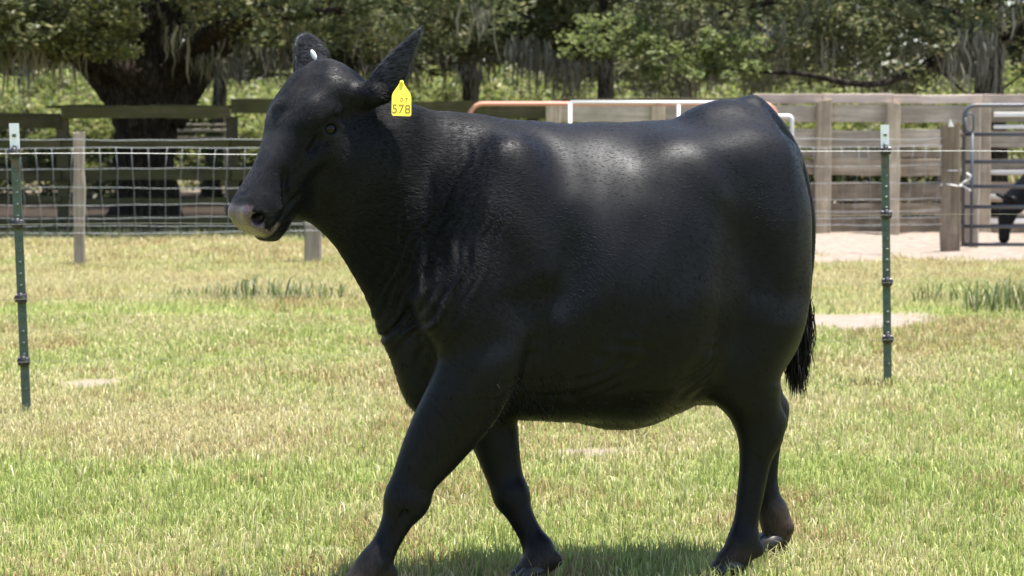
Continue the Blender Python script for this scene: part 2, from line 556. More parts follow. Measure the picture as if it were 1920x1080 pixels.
def blades(pos, h, w, tint, bend, name, segs=2):
    """grass blades as one mesh: each a bent strip ending in a point"""
    n = len(pos)
    a = RNG.uniform(0, 2 * np.pi, n); b = a + RNG.normal(0, .6, n)
    dx, dy = np.cos(a), np.sin(a)
    wx, wy = -np.sin(b), np.cos(b)
    bz = bend * h
    tip = pos + np.stack([dx * bz, dy * bz, h * np.sqrt(np.maximum(1 - bend ** 2, .15))], 1)
    mid = pos + np.stack([dx * bz * .30, dy * bz * .30, h * .62], 1)
    wv = np.stack([wx * w, wy * w, np.zeros(n)], 1)
    if segs == 2:
        V = np.stack([pos - wv * .5, pos + wv * .5, mid + wv * .38, mid - wv * .38, tip], 1).reshape(-1, 3)
        o = np.arange(n)[:, None] * 5
        T = np.concatenate([o + [[0, 1, 2]], o + [[0, 2, 3]], o + [[3, 2, 4]]], 1).reshape(-1, 3)
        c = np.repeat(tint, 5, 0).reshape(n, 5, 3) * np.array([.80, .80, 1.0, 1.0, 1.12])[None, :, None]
    else:
        V = np.stack([pos - wv * .5, pos + wv * .5, tip], 1).reshape(-1, 3)
        T = (np.arange(n)[:, None] * 3 + [[0, 1, 2]])
        c = np.repeat(tint, 3, 0).reshape(n, 3, 3)
    me = mesh_np(name, V, T)
    vattr(me, "tint", c.reshape(-1, 3))
    return me

GREEN = np.array([[.185, .245, .060], [.245, .295, .082], [.295, .33, .105], [.345, .365, .135]])
STRAW = np.array([[.38, .34, .165], [.44, .395, .21], [.35, .295, .135], [.48, .44, .27]])
def lawn_tint(x, y, n):
    d = dry_at(x, y)
    straw = RNG.random(n) < np.clip(d * .95 + .08, .05, .93)
    c = np.where(straw[:, None], STRAW[RNG.integers(0, 4, n)], GREEN[RNG.integers(0, 4, n)])
    b = sstep(.56, .68, fbm(x * .75 + 4, y * .55, 91, 3)) * sstep(9, 11, y) * .55 + sstep(.60, .70, fbm(x * 2.1, y * 1.7 + 3, 95, 3)) * .5
    brown = RNG.random(n) < b
    c = np.where(brown[:, None], np.array([[.30, .215, .105], [.36, .27, .14], [.25, .19, .085], [.33, .26, .12]])[RNG.integers(0, 4, n)], c)
    return c * RNG.uniform(.92, 1.40, n)[:, None]

def lawn():
    Vs = []
    zones = [(5.4, 7.0, 2600, .036, .0042, 2), (7.0, 9.0, 9000, .035, .0042, 2), (9.0, 12.0, 6000, .036, .0048, 2),
             (12.0, 17.0, 2900, .037, .0064, 2), (17.0, 24.0, 1350, .044, .0098, 1), (24.0, 31.5, 650, .05, .015, 1)]
    for k, (y0, y1, den, hh, ww, sg) in enumerate(zones):
        hw = .235 * y1 + 2.6
        n = int(den * (y1 - y0) * 2 * hw)
        x = RNG.uniform(-hw, hw, n); y = RNG.uniform(y0, y1, n)
        tuft = fbm(x * 7, y * 7, 41, 2)
        keep = (RNG.random(n) > sand_at(x, y) * 1.02) & (RNG.random(n) < .35 + 1.1 * tuft)
        keep &= (np.abs(x) < .235 * y + .6) | (RNG.random(n) < .38)
        x, y, tuft = x[keep], y[keep], tuft[keep]
        n = len(x)
        d = dry_at(x, y)
        big = fbm(x * .8, y * .8, 51, 2)
        h = hh * RNG.lognormal(0, .34, n) * (.65 + .7 * tuft) * (1.12 - .35 * d) * (.7 + .6 * big)
        if y0 >= 24: h *= 1 + .8 * sstep(29.3, 30.2, y)
        bend = np.clip(RNG.beta(2.0, 2.2, n) * .95, .05, .92)
        pos = np.stack([x, y, ground_h(x, y) - .004], 1)
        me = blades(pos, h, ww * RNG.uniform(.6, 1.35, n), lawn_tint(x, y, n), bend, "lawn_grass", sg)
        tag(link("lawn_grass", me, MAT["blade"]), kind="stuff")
lawn()

def foot_tufts():
    """taller grass round the hooves"""
    P = []
    for (fx, fy) in ((-.41, 6.70), (.06, 6.97), (.66, 7.04), (.84, 7.39), (.62, 6.97), (.80, 7.30)):
        a = RNG.uniform(0, 2 * np.pi, 260); r = .05 + .10 * RNG.random(260)
        P.append(np.stack([fx + np.cos(a) * r, fy + np.sin(a) * r, a * 0 - .004], 1))
    P = np.concatenate(P); n = len(P)
    me = blades(P, .045 * RNG.lognormal(0, .35, n), .0042 * RNG.uniform(.6, 1.3, n), lawn_tint(P[:, 0], P[:, 1], n), RNG.uniform(.1, .8, n), "lawn_grass")
    tag(link("lawn_grass", me, MAT["blade"]), kind="stuff")
foot_tufts()

def weed(name, x, y, n, h, spread, tints, label, group):
    a = RNG.uniform(0, 2 * np.pi, n); r = spread * np.sqrt(RNG.random(n))
    px, py = x + np.cos(a) * r * 1.5, y + np.sin(a) * r
    pos = np.stack([px, py, ground_h(px, py)], 1)
    hh = h * RNG.uniform(.4, 1.1, n) * (1 - .5 * (r / spread) ** 2)
    me = blades(pos, hh, .012 * RNG.uniform(.6, 1.5, n), np.array(tints)[RNG.integers(0, len(tints), n)] * RNG.uniform(.8, 1.2, n)[:, None],
                RNG.uniform(.35, .97, n), name)
    root = tag(empty(name, (x, y, 0)), label, "weed", group)
    o = link("leaves", me, MAT["blade"], root); o.location = (-x, -y, 0); o["kind"] = "stuff"
DK = [(.07, .10, .035), (.10, .14, .05), (.15, .18, .07), (.26, .24, .13)]
weed("weed_clump", -1.90, 18.9, 170, .27, .38, DK, "dark green weed clump in straw coloured grass below the cow's chin", "weeds in the lawn")
weed("weed_clump", -2.45, 19.2, 60, .16, .24, DK, "small dark weed clump just left of the largest weeds on the left", "weeds in the lawn")
weed("weed_clump", 4.05, 17.5, 330, .40, .48, DK, "tall tangled weed clump at the right edge, behind the right steel post", "weeds in the lawn")
weed("weed_clump", 3.62, 18.6, 110, .27, .34, DK, "low weed clump between the right steel post and the tall weeds", "weeds in the lawn")
# ------------------------------------------------------------------ shape helpers for the fences
def board_mesh(name, x0, x1, y, z0, z1, t, skew=.006, axis=0):
    """a plank with slightly uneven edges and chamfered look, built in place"""
    r = lambda s=skew: random.uniform(-s, s)
    n = 5
    V, Q = [], []
    for i in range(n + 1):
        f = i / n
        x = x0 + (x1 - x0) * f
        a, b = z0 + r(), z1 + r()
        dy = r(.5 * skew)
        c = min(.006, t * .25)
        ring = [(x, y - t / 2 + dy, a + c), (x, y - t / 2 + dy, b - c), (x, y - t / 2 + dy + c, b), (x, y + t / 2 + dy, b),
                (x, y + t / 2 + dy, a), (x, y - t / 2 + dy + c, a)]
        V += ring
    for i in range(n):
        for k in range(6):
            p, q = i * 6 + k, i * 6 + (k + 1) % 6
            Q.append((p, p + 6, q + 6, q))
    me = bpy.data.meshes.new(name)
    me.from_pydata(V, [], Q + [tuple(range(6)), tuple(range(n * 6 + 5, n * 6 - 1, -1))])
    return me

def post_mesh(name, x, y, z0, z1, wx, wy, lean=(0, 0), slope=0.0, ch=.012, n=6, rough=.006):
    V, Q = [], []
    for i in range(n + 1):
        f = i / n
        z = z0 + (z1 - z0) * f
        cx, cy = x + lean[0] * f, y + lean[1] * f
        r = lambda: random.uniform(-rough, rough)
        hx, hy = wx / 2 + r(), wy / 2 + r()
        for (sx, sy) in ((-hx + ch, -hy), (hx - ch, -hy), (hx, -hy + ch), (hx, hy - ch), (hx - ch, hy), (-hx + ch, hy), (-hx, hy - ch), (-hx, -hy + ch)):
            V.append((cx + sx, cy + sy, z + (slope * sx if i == n else 0) + (r() if i == n else 0)))
    for i in range(n):
        for k in range(8):
            p, q = i * 8 + k, i * 8 + (k + 1) % 8
            Q.append((p, q, q + 8, p + 8))
    me = bpy.data.meshes.new(name)
    me.from_pydata(V, [], Q + [tuple(range(7, -1, -1)), tuple(range(n * 8, n * 8 + 8))])
    return me

def tube_mesh(name, pts, r, seg=8, cap=True, smooth=True):
    """tube along points; r a number or one radius per point"""
    P = [Vector(p) for p in pts]
    R = r if isinstance(r, (list, tuple, np.ndarray)) else [r] * len(P)
    V, Q = [], []
    prev = None
    for i, p in enumerate(P):
        d = (P[min(i + 1, len(P) - 1)] - P[max(i - 1, 0)]).normalized()
        if prev is None:
            u = d.orthogonal().normalized()
        else:
            u = (prev - d * prev.dot(d)).normalized()
        prev = u
        v = d.cross(u)
        for k in range(seg):
            a = 2 * math.pi * k / seg
            V.append(tuple(p + (u * math.cos(a) + v * math.sin(a)) * R[i]))
    for i in range(len(P) - 1):
        for k in range(seg):
            a, b = i * seg + k, i * seg + (k + 1) % seg
            Q.append((a, b, b + seg, a + seg))
    F = list(Q)
    if cap:
        F += [tuple(range(seg - 1, -1, -1)), tuple(range((len(P) - 1) * seg, len(P) * seg))]
    me = bpy.data.meshes.new(name)
    me.from_pydata(V, [], F)
    if smooth: me.polygons.foreach_set("use_smooth", [len(f) == 4 for f in F])
    return me

def join_meshes(name, mes):
    """several meshes joined into one"""
    V, F, S = [], [], []
    for me in mes:
        o = len(V)
        V += [tuple(v.co) for v in me.vertices]
        F += [tuple(o + i for i in p.vertices) for p in me.polygons]
        S += [p.use_smooth for p in me.polygons]
        bpy.data.meshes.remove(me)
    me = bpy.data.meshes.new(name)
    me.from_pydata(V, [], F)
    me.polygons.foreach_set("use_smooth", S)
    return me

def arc(c, r, a0, a1, n=6):
    return [(c[0] + r * math.cos(math.radians(a0 + (a1 - a0) * i / n)), c[1], c[2] + r * math.sin(math.radians(a0 + (a1 - a0) * i / n))) for i in range(n + 1)]

# ------------------------------------------------------------------ the shaded rail fence on the left
rail = tag(empty("rail_fence", (0, 30.5, 0)), "dark mossy board fence with wide gaps, in the shade under the oak on the left", "fence")
for px in (-10.2, -8.0, -5.80, -3.62, -1.45, .30):
    top = 1.50 if px < -2 else 1.62
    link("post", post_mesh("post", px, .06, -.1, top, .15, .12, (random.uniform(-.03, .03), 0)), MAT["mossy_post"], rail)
def top_z(x):                                            # the top edge climbs to the right
    return 1.565 + .045 * (x + 6.6) if x < -3.1 else 1.72
for (x0, x1) in ((-11.3, -8.02), (-8.0, -5.81), (-5.79, -3.63), (-3.61, -1.46), (-1.44, .44)):
    zt = top_z((x0 + x1) / 2)
    for (a, b, t) in ((zt - .185 - (.06 if x0 > -2 else 0), zt, .045), (1.10, 1.20, .04), (.68, .84, .04), (.385, .47, .04), (.03, .215, .04)):
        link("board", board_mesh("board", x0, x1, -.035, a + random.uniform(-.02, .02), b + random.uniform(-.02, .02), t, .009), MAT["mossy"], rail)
link("brace_board", board_mesh("brace_board", -6.0, -3.4, .02, 1.60, 1.655, .05, .012), MAT["mossy"], rail)

# ------------------------------------------------------------------ the sunlit plank fence on the right
pen = tag(empty("plank_fence", (0, 30.3, 0)), "tall weathered plank fence in full sun to the right of the cow's back", "fence")
pen_posts = [.52, 1.85, 3.08, 3.97, 4.86, 6.02, 7.4, 8.8, 10.2]
for i, px in enumerate(pen_posts):
    wdt = .19 if i in (0, 3) else .175
    link("post", post_mesh("post", px, -.10, -.1, (1.69 if i else 1.68) + random.uniform(-.02, .02), wdt, .14, (random.uniform(-.015, .015), 0), random.uniform(-.2, .2)), MAT["plank_post"], pen)
bands = [(1.43, 1.655, .04), (1.115, 1.335, .04), (.965, 1.09, .035), (.755, .955, .04), (.41, .655, .04), (.245, .395, .04), (.02, .23, .04)]
for i, (x0, x1) in enumerate(zip(pen_posts[:-1], pen_posts[1:])):
    for j, (a, b, t) in enumerate(bands):
        if i >= 5 and j in (2, 5): continue
        dy = random.uniform(-.022, .022)
        o = link("board", board_mesh("board", x0 + .004, x1 - .004, dy, a + random.uniform(-.012, .012), b + random.uniform(-.015, .012), t, .008), MAT["plank" if j < 2 or (j == 2 and i % 2) else "plank_low"], pen)
    if i >= 2:
        link("cap_board", board_mesh("cap_board", x0 + .003, x1 - .003, -.01, 1.668, 1.785 + random.uniform(-.01, .012), .05, .008), MAT["cap"], pen)
    else:
        link("cap_board", board_mesh("cap_board", x0 + .003, x1 - .003, -.01, 1.668, 1.745 + random.uniform(-.01, .012), .05, .008), MAT["mossy"], pen)
for (x0, x1, z, h) in ((6.15, 8.4, 1.50, .055), (6.15, 7.3, 1.345, .05), (6.1, 7.35, .765, .055), (6.1, 7.3, .45, .06), (6.05, 7.3, .135, .06)):
    link("white_slat", board_mesh("white_slat", x0, x1, -.05, z, z + h, .03, .004), MAT["white_slat"], pen)

# ------------------------------------------------------------------ another board fence deep inside the pen
back = tag(empty("hurdle", (0, 37.5, 0)), "short pale board hurdle seen through the gap right of the oak trunk", "hurdle")
for i, px in enumerate((-5.55, -4.50)):
    link("post", post_mesh("post", px, .05, -.1, 1.55, .14, .12), MAT["plank_post"], back)
for (x0, x1) in ((-5.60, -4.46),):
    for (a, b) in ((1.385, 1.43), (1.30, 1.345), (1.13, 1.225), (.62, .70)):
        link("board", board_mesh("board", x0, x1, 0, a, b, .035), MAT["plank"], back)

# ------------------------------------------------------------------ pipe gates
def pipe_gate(root, x0, x1, z0, z1, zs, uprights, r, mat, rad=.16, rr=None):
    """round-cornered outer frame with rails and uprights, each its own part"""
    fr = [(x0, 0, z0)] + arc((x0 + rad, 0, z1 - rad), rad, 180, 90) + arc((x1 - rad, 0, z1 - rad), rad, 90, 0) + [(x1, 0, z0)]
    link("outer_frame", tube_mesh("outer_frame", fr, r, 10), mat, root)
    for z in zs:
        link("rail", tube_mesh("rail", [(x0 + r * .8, 0, z), ((x0 + x1) / 2, random.uniform(-.006, .006), z - random.uniform(0, .012)), (x1 - r * .8, 0, z)], (rr or r) * .9, 8), mat, root)
    for x in uprights:
        link("upright", tube_mesh("upright", [(x, -r * 1.6, z0 + .02), (x, -r * 1.6, z1 - r * .6)], r * .7, 8), mat, root)

sg = tag(empty("pipe_gate", (0, 29.2, 0)), "faded red tubular gate, its round top corner rising behind the cow's withers", "gate")
pipe_gate(sg, -.525, 3.26, .14, 1.655, (.35, .60, .86, 1.14), (), .027, MAT["salmon"], .17)
link("upright", tube_mesh("upright", [(.715, -.045, .16), (.715, -.045, 1.66)], .022, 8), MAT["white_pipe"], sg)["label"] = "white upright clamped on the red gate"
link("upright", tube_mesh("upright", [(2.05, -.045, .16), (2.05, -.045, 1.64)], .02, 8), MAT["white_pipe"], sg)
link("cover_pipe", tube_mesh("cover_pipe", [(.72, -.012, 1.672), (2.9, -.012, 1.668)], .022, 8), MAT["white_pipe"], sg)
wg = tag(empty("pipe_gate", (0, 29.6, 0)), "white pipe gate corner showing just right of the cow's rump", "gate")
pipe_gate(wg, 2.45, 3.50, .12, 1.505, (.5, .95), (), .026, MAT["white_pipe"], .05)
gg = tag(empty("pipe_gate", (0, 26.0, 0)), "dark grey tubular gate at the right edge, hung beside the brown corner post", "gate")
pipe_gate(gg, 4.965, 8.7, .06, 1.605, (1.285, .985, .715, .49, .275, .075), (6.9,), .022, MAT["grey_pipe"], .12)
lp = arc((5.02, -.02, 1.47), .045, 180, 0, 8) + [(5.065, -.02, 1.40)] + arc((5.02, -.02, 1.36), .045, 0, -180, 8) + [(4.975, -.02, 1.47)]
link("latch_loop", tube_mesh("latch_loop", lp, .011, 6), MAT["grey_pipe"], gg)
link("upright", tube_mesh("upright", [(5.055, -.01, .05), (5.055, -.01, 1.30)], .018, 8), MAT["grey_pipe"], gg)
link("hinge", tube_mesh("hinge", [(4.86, -.02, 1.285), (4.97, 0, 1.285)], .03, 8), MAT["grey_pipe"], gg)
link("hinge", tube_mesh("hinge", [(4.88, -.02, .29), (4.97, 0, .29)], .026, 8), MAT["grey_pipe"], gg)
ch = [(4.99 + .05 * math.sin(i * 1.1), -.03 - .01 * (i % 2), .86 - .028 * i) for i in range(8)]
link("chain", tube_mesh("chain", ch, .012, 6), MAT["white_pipe"], gg)

def wood_post(x, y, z1, wx, wy, mat, label, lean=(0, 0), slope=.1, group=None):
    root = tag(empty("wooden_post", (x, y, 0)), label, "fence post", group)
    link("shaft", post_mesh("shaft", 0, 0, -.2, z1, wx, wy, lean, slope, .015, 8), mat, root)
    return root
wood_post(5.13, 26.35, 1.60, .145, .14, MAT["grey_post"], "grey wooden post standing just behind the left end of the dark pipe gate")
cp = wood_post(4.80, 25.85, 1.40, .195, .19, MAT["brown_post"], "thick brown corner post that the dark pipe gate hangs from", (-.015, 0))
ring = [(.11 * math.cos(a), .108 * math.sin(a), .735 + .012 * math.sin(2 * a)) for a in np.linspace(0, 2 * math.pi, 17)]
link("wire_tie", tube_mesh("wire_tie", ring, .009, 6), MAT["white_pipe"], cp)
ring = [(.108 * math.cos(a), .106 * math.sin(a), .90 + .010 * math.sin(a)) for a in np.linspace(0, 2 * math.pi, 17)]
link("wire_tie", tube_mesh("wire_tie", ring, .006, 6), MAT["wire"], cp)
iv = [(-.055, -.115, 1.37), (.005, -.115, 1.37), (-.035, -.115, 1.455), (-.055, -.10, 1.37), (.005, -.10, 1.37), (-.035, -.10, 1.455)]
ime = bpy.data.meshes.new("insulator"); ime.from_pydata(iv, [], [(0, 1, 2), (3, 5, 4), (0, 3, 4, 1), (1, 4, 5, 2), (2, 5, 3, 0)])
link("insulator", ime, MAT["white"], cp)

wood_post(-4.31, 23.5, 1.31, .104, .10, MAT["grey_post"], "thin weathered wooden post holding the woven wire on the left", (.012, 0), .05)
wood_post(-2.02, 23.95, 1.28, .17, .13, MAT["grey_post"], "grey wooden post mostly hidden behind the cow's chin and dewlap", (0, 0))

# ------------------------------------------------------------------ woven wire between those posts
wire_line = [(-9.0, 23.1), (-6.65, 23.2), (-4.31, 23.42), (-2.02, 23.87), (.27, 24.42), (2.55, 25.12), (4.76, 25.76)]
wl_x = np.array([p[0] for p in wire_line]); wl_y = np.array([p[1] for p in wire_line])
woven = tag(empty("woven_wire", (0, 0, 0)), "woven wire fencing with square mesh strung between the wooden posts", "wire fence")
def sag(x):
    g = np.searchsorted(wl_x, x) - 1; g = int(np.clip(g, 0, len(wl_x) - 2))
    f = (x - wl_x[g]) / (wl_x[g + 1] - wl_x[g])
    return f * (1 - f) * 4
levels = [(1.245, .010), (1.165, .012), (.955, .006), (.765, .006), (.595, .004), (.465, .004), (.385, .004), (.315, .004)]
ph = [random.uniform(0, 6) for _ in levels]
def strand_pt(k, x):
    z, s = levels[k]
    return (x, float(np.interp(x, wl_x, wl_y)), z - s * sag(x) + .006 * math.sin(x * 2.3 + ph[k]) + .003 * math.sin(x * 9 + 2 * ph[k]))
xs_w = np.arange(-9.0, 4.77, .12)
for k in range(len(levels)):
    link("strand", tube_mesh("strand", [strand_pt(k, x) for x in xs_w], .0033 if k in (0, 1, 7) else .0026, 5), MAT["wire"], woven)
for x in np.arange(-8.95, 4.76, .1525):
    dx = [random.gauss(0, .012) for _ in range(8)]
    lean = random.gauss(0, .03) + .05 * math.sin(x * 1.7)
    pts = []
    for k in range(1, 8):
        p = strand_pt(k, x + lean * (levels[k][0] - .7) + dx[k] * .6)
        pts.append((p[0], p[1] - .004, p[2]))
    link("stay", tube_mesh("stay", pts, .0023, 4), MAT["wire"], woven)

# ------------------------------------------------------------------ steel line posts of the near fence
def t_post(x, y, top, lean, label):
    root = tag(empty("steel_post", (x, y, 0)), label, "fence post", "white topped green steel posts")
    def prof(z0, z1, grow=0.0):
        """T-section between two heights, leaning"""
        P = [(-.021, -.004), (.021, -.004), (.021, .003), (.004, .004), (.003, .034), (-.003, .034), (-.004, .004), (-.021, .003)]
        V, Q = [], []
        for z in (z0, z1):
            for (a, b) in P:
                s = 1 + grow / .02
                V.append((a * s + lean * z / top, b * s, z))
        n = len(P)
        for k in range(n):
            q = (k + 1) % n
            Q.append((k, q, q + n, k + n))
        me = bpy.data.meshes.new("shaft"); me.from_pydata(V, [], Q + [tuple(range(n - 1, -1, -1)), tuple(range(n, 2 * n))])
        return me
    studs = []
    z = .10
    while z < top - .05:
        xx = lean * z / top
        studs.append(board_mesh("stud", xx - .008, xx + .008, -.008, z, z + .016, .010, .0))
        z += .055
    w0 = top - .155
    link("shaft", prof(-.3, w0 - .001), MAT["green"], root)
    link("white_top", prof(w0, top, .0012), MAT["white"], root)
    st = link("stud", join_meshes("stud", studs), MAT["green"], root); st["kind"] = "stuff"
    for z in (1.235, .90, .545, .245):
        xx = lean * z / top
        bodyme = [board_mesh("clip", xx - .026, xx + .026, -.012, z - .020, z + .020, .030, .001),
                  tube_mesh("clip", [(xx, -.024, z - .026), (xx, -.024, z + .026)], .014, 8),
                  tube_mesh("clip", [(xx - .030, -.020, z), (xx + .030, -.020, z)], .010, 8)]
        link("insulator", join_meshes("insulator", bodyme), MAT["black"], root)
    return root
TL = (-2.318, 11.22); TR = (1.985, 12.42)
t_post(TL[0], TL[1], 1.375, -.042, "white-topped green steel post at the left edge, in front of the woven wire")
t_post(TR[0], TR[1], 1.370, -.030, "white-topped green steel post right of the cow, before the plank fence")
dxp, dyp = TR[0] - TL[0], TR[1] - TL[1]
for (zz, lab) in ((1.235, "topmost thin white wire strung between the two steel posts"), (.90, "second thin white wire from the top between the two steel posts"),
                  (.545, "third thin white wire from the top between the two steel posts"), (.245, "lowest thin white wire strung between the two steel posts")):
    pts = []
    for i in range(61):
        f = -.7 + 2.4 * i / 60
        u = f - math.floor(f)
        pts.append((TL[0] + dxp * f - .03 * zz / 1.37, TL[1] + dyp * f - .040, zz - .045 * u * (1 - u) + .002 * math.sin(i)))
    tag(link("fence_wire", tube_mesh("fence_wire", pts, .0014 if zz > 1 else .0009, 5), MAT["white_pipe"] if zz > 1 else MAT["dull_wire"]), lab, "wire", "wires of the near fence")
# ------------------------------------------------------------------ trees
def rand_unit(n):
    v = RNG.normal(size=(n, 3))
    return v / np.linalg.norm(v, axis=1, keepdims=True)

LEAF_T = np.array([[.085, .105, .040], [.13, .15, .062], [.185, .195, .085], [.25, .245, .125], [.10, .12, .065]])
def leaf_mesh(name, cent, rad, per, size, tints, flat=.45, aspect=.5):
    """leaf quads scattered through clumps: cent (n,3), rad (n,)"""
    n = len(cent)
    k = np.repeat(np.arange(n), per)
    N = len(k)
    off = rand_unit(N) * (RNG.random(N) ** .45)[:, None]
    off[:, 2] *= .62
    p = cent[k] + off * rad[k][:, None]
    u = rand_unit(N); u[:, 2] = u[:, 2] * .5 - .18
    u /= np.linalg.norm(u, axis=1, keepdims=True)
    nr = rand_unit(N); nr[:, 2] = np.abs(nr[:, 2]) + flat
    v = np.cross(nr, u); v /= np.linalg.norm(v, axis=1, keepdims=True) + 1e-6
    s = size * RNG.uniform(.6, 1.45, N)
    L = u * s[:, None]; W = v * (s * aspect)[:, None]
    V = np.stack([p - L * .5, p + W * .5 + L * .05, p + L * .5, p - W * .5 + L * .05], 1).reshape(-1, 3)
    Q = np.arange(N)[:, None] * 4 + [[0, 1, 2, 3]]
    me = mesh_np(name, V, Q)
    tone = RNG.uniform(.8, 1.2, n)[k]
    t = np.array(tints)[RNG.integers(0, len(tints), N)] * (tone * RNG.uniform(.75, 1.3, N))[:, None]
    vattr(me, "tint", np.repeat(t, 4, 0))
    return me

MOSS_T = [(.17, .165, .12), (.22, .21, .155), (.13, .13, .09), (.27, .25, .19)]
def moss_mesh(name, pts, lens, width=.02, per=14, spread=.10):
    """hanging moss: bundles of thin wavering ribbons below each point"""
    Vs, Qs, Ts = [], [], []
    o = 0
    for p, L in zip(pts, lens):
        for _ in range(per):
            b = np.array(p) + RNG.normal(0, 1, 3) * [spread, spread, .04]
            l = L * RNG.beta(1.4, 2.2) * 1.5 + .05
            m = 5
            z = np.linspace(0, 1, m)
            a = RNG.uniform(0, np.pi)
            w = width * RNG.uniform(.5, 1.5) * np.array([.6, 1.0, .9, .6, .08])
            wob = np.cumsum(RNG.normal(0, .030, (m, 2)), 0) * min(1.0, l * 1.6 + .3)
            cen = np.stack([b[0] + wob[:, 0], b[1] + wob[:, 1], b[2] - l * z], 1)
            sd = np.stack([np.cos(a) * w, np.sin(a) * w, w * 0], 1)
            Vs.append(np.stack([cen - sd, cen + sd], 1).reshape(-1, 3))
            i = np.arange(m - 1)[:, None] * 2 + o
            Qs.append(i + [[0, 1, 3, 2]])
            t = np.array(MOSS_T[RNG.integers(0, 4)]) * RNG.uniform(.8, 1.2)
            Ts.append(np.tile(t, (2 * m, 1)))
            o += 2 * m
    me = mesh_np(name, np.concatenate(Vs), np.concatenate(Qs))
    vattr(me, "tint", np.concatenate(Ts))
    return me

def smooth_path(pts, n=10):
    P = np.array(pts, float)
    L = np.concatenate([[0], np.cumsum(np.linalg.norm(np.diff(P[:, :3], axis=0), axis=1))])
    t = np.linspace(0, L[-1], n * (len(P) - 1) + 1)
    return np.stack([catmull(L, P[:, i], t) for i in range(P.shape[1])], 1)

def limb_mesh(name, pts, seg=10, gnarl=.06, flare=None):
    """tapered limb through (x, y, z, radius) knots with an uneven skin"""
    S = smooth_path(pts, 8)
    me = tube_mesh(name, [tuple(p[:3]) for p in S], [max(r, .004) for r in S[:, 3]], seg)
    co = np.empty(len(me.vertices) * 3, np.float32); me.vertices.foreach_get("co", co); co = co.reshape(-1, 3)
    c = np.repeat(S[:, :3], seg, 0); r = np.repeat(S[:, 3], seg)
    d = co - c
    ang = np.tile(np.arange(seg) * 2 * np.pi / seg, len(S))
    along = np.repeat(np.linspace(0, 1, len(S)) * len(S), seg)
    f = 1 + gnarl * 2 * (np.sin(ang * 3 + along * .35 + c[:, 0] * 3) * .5 + np.sin(ang * 5 - along * .6) * .35 + RNG.normal(0, .18, len(co)))
    co = c + d * f[:, None]
    me.vertices.foreach_set("co", co.astype(np.float32).ravel())
    me.update()
    return me

def tree(x, y, label, trunk, limbs, clumps, per, size, moss=None, tints=LEAF_T, bark="bark", cat="tree", group=None, seg=14, mossw=.02, mossper=14, mspread=.10):
    """trunk and limbs in knots relative to the foot; clumps rows x, y, z, radius (relative)"""
    root = tag(empty("oak_tree", (x, y, 0)), label, cat, group)
    mes = [limb_mesh("trunk", trunk, seg, .07)] + [limb_mesh("trunk", l, 8, .05) for l in limbs]
    link("trunk", join_meshes("trunk", mes), MAT[bark], root)
    if len(clumps):
        cl = np.array(clumps, float)
        link("crown", leaf_mesh("crown", cl[:, :3], cl[:, 3], per, size, tints), MAT["leaf"], root)["kind"] = "stuff"
    if moss is not None and len(moss):
        mo = np.array(moss, float)
        link("hanging_moss", moss_mesh("hanging_moss", mo[:, :3], mo[:, 3], mossw, mossper, mspread), MAT["moss"], root)["kind"] = "stuff"
    return root

def scatter(n, lo, hi, rlo, rhi, keep=None):
    p = RNG.uniform(lo, hi, (n, 3)); r = RNG.uniform(rlo, rhi, n)
    c = np.column_stack([p, r])
    return c if keep is None else c[keep(c)]

# the big oak whose trunk forks behind the left fence
OX, OY = -4.95, 32.6
low = lambda x: 2.42 + .28 * np.sin(x * 1.3 + .6) + .16 * np.sin(x * 3.1)          # hanging edge of the crown
cl1 = scatter(900, (-5.2, -3.4, 2.2), (4.9, 3.6, 4.3), .22, .45, lambda c: (c[:, 2] > low(c[:, 0]) + .12 + .10 * np.abs(c[:, 1] + 1.2) ** 1.5 * .3) & (c[:, 2] < 4.2 - .04 * c[:, 0] ** 2))
cl2 = scatter(520, (-6.0, -3.6, 3.9), (5.3, 5.0, 8.2), .5, .9, lambda c: (c[:, 0] / 6.2) ** 2 + (c[:, 1] / 5.2) ** 2 + ((c[:, 2] - 4) / 4.6) ** 2 < 1)
gap = lambda c: ~((np.abs(c[:, 0] - .1) < .95) & (c[:, 2] < 2.55) & (c[:, 1] < .8))
cl1 = cl1[gap(cl1)]
sprays = scatter(120, (-1.8, -3.2, 2.25), (.2, -2.4, 2.95), .12, .25)
mo1 = [(RNG.uniform(-2.2, -.7), RNG.uniform(-2.8, -1.8), RNG.uniform(2.4, 2.9), RNG.uniform(.25, .75)) for _ in range(34)] + \
      [(RNG.uniform(-2.3, 4.6), RNG.uniform(-2.5, 2.5), RNG.uniform(2.35, 3.0), RNG.uniform(.25, .7)) for _ in range(26)] + \
      [(.9 + RNG.normal(0, .12), -1.1, RNG.uniform(2.2, 2.45), RNG.uniform(.15, .35)) for _ in range(6)]
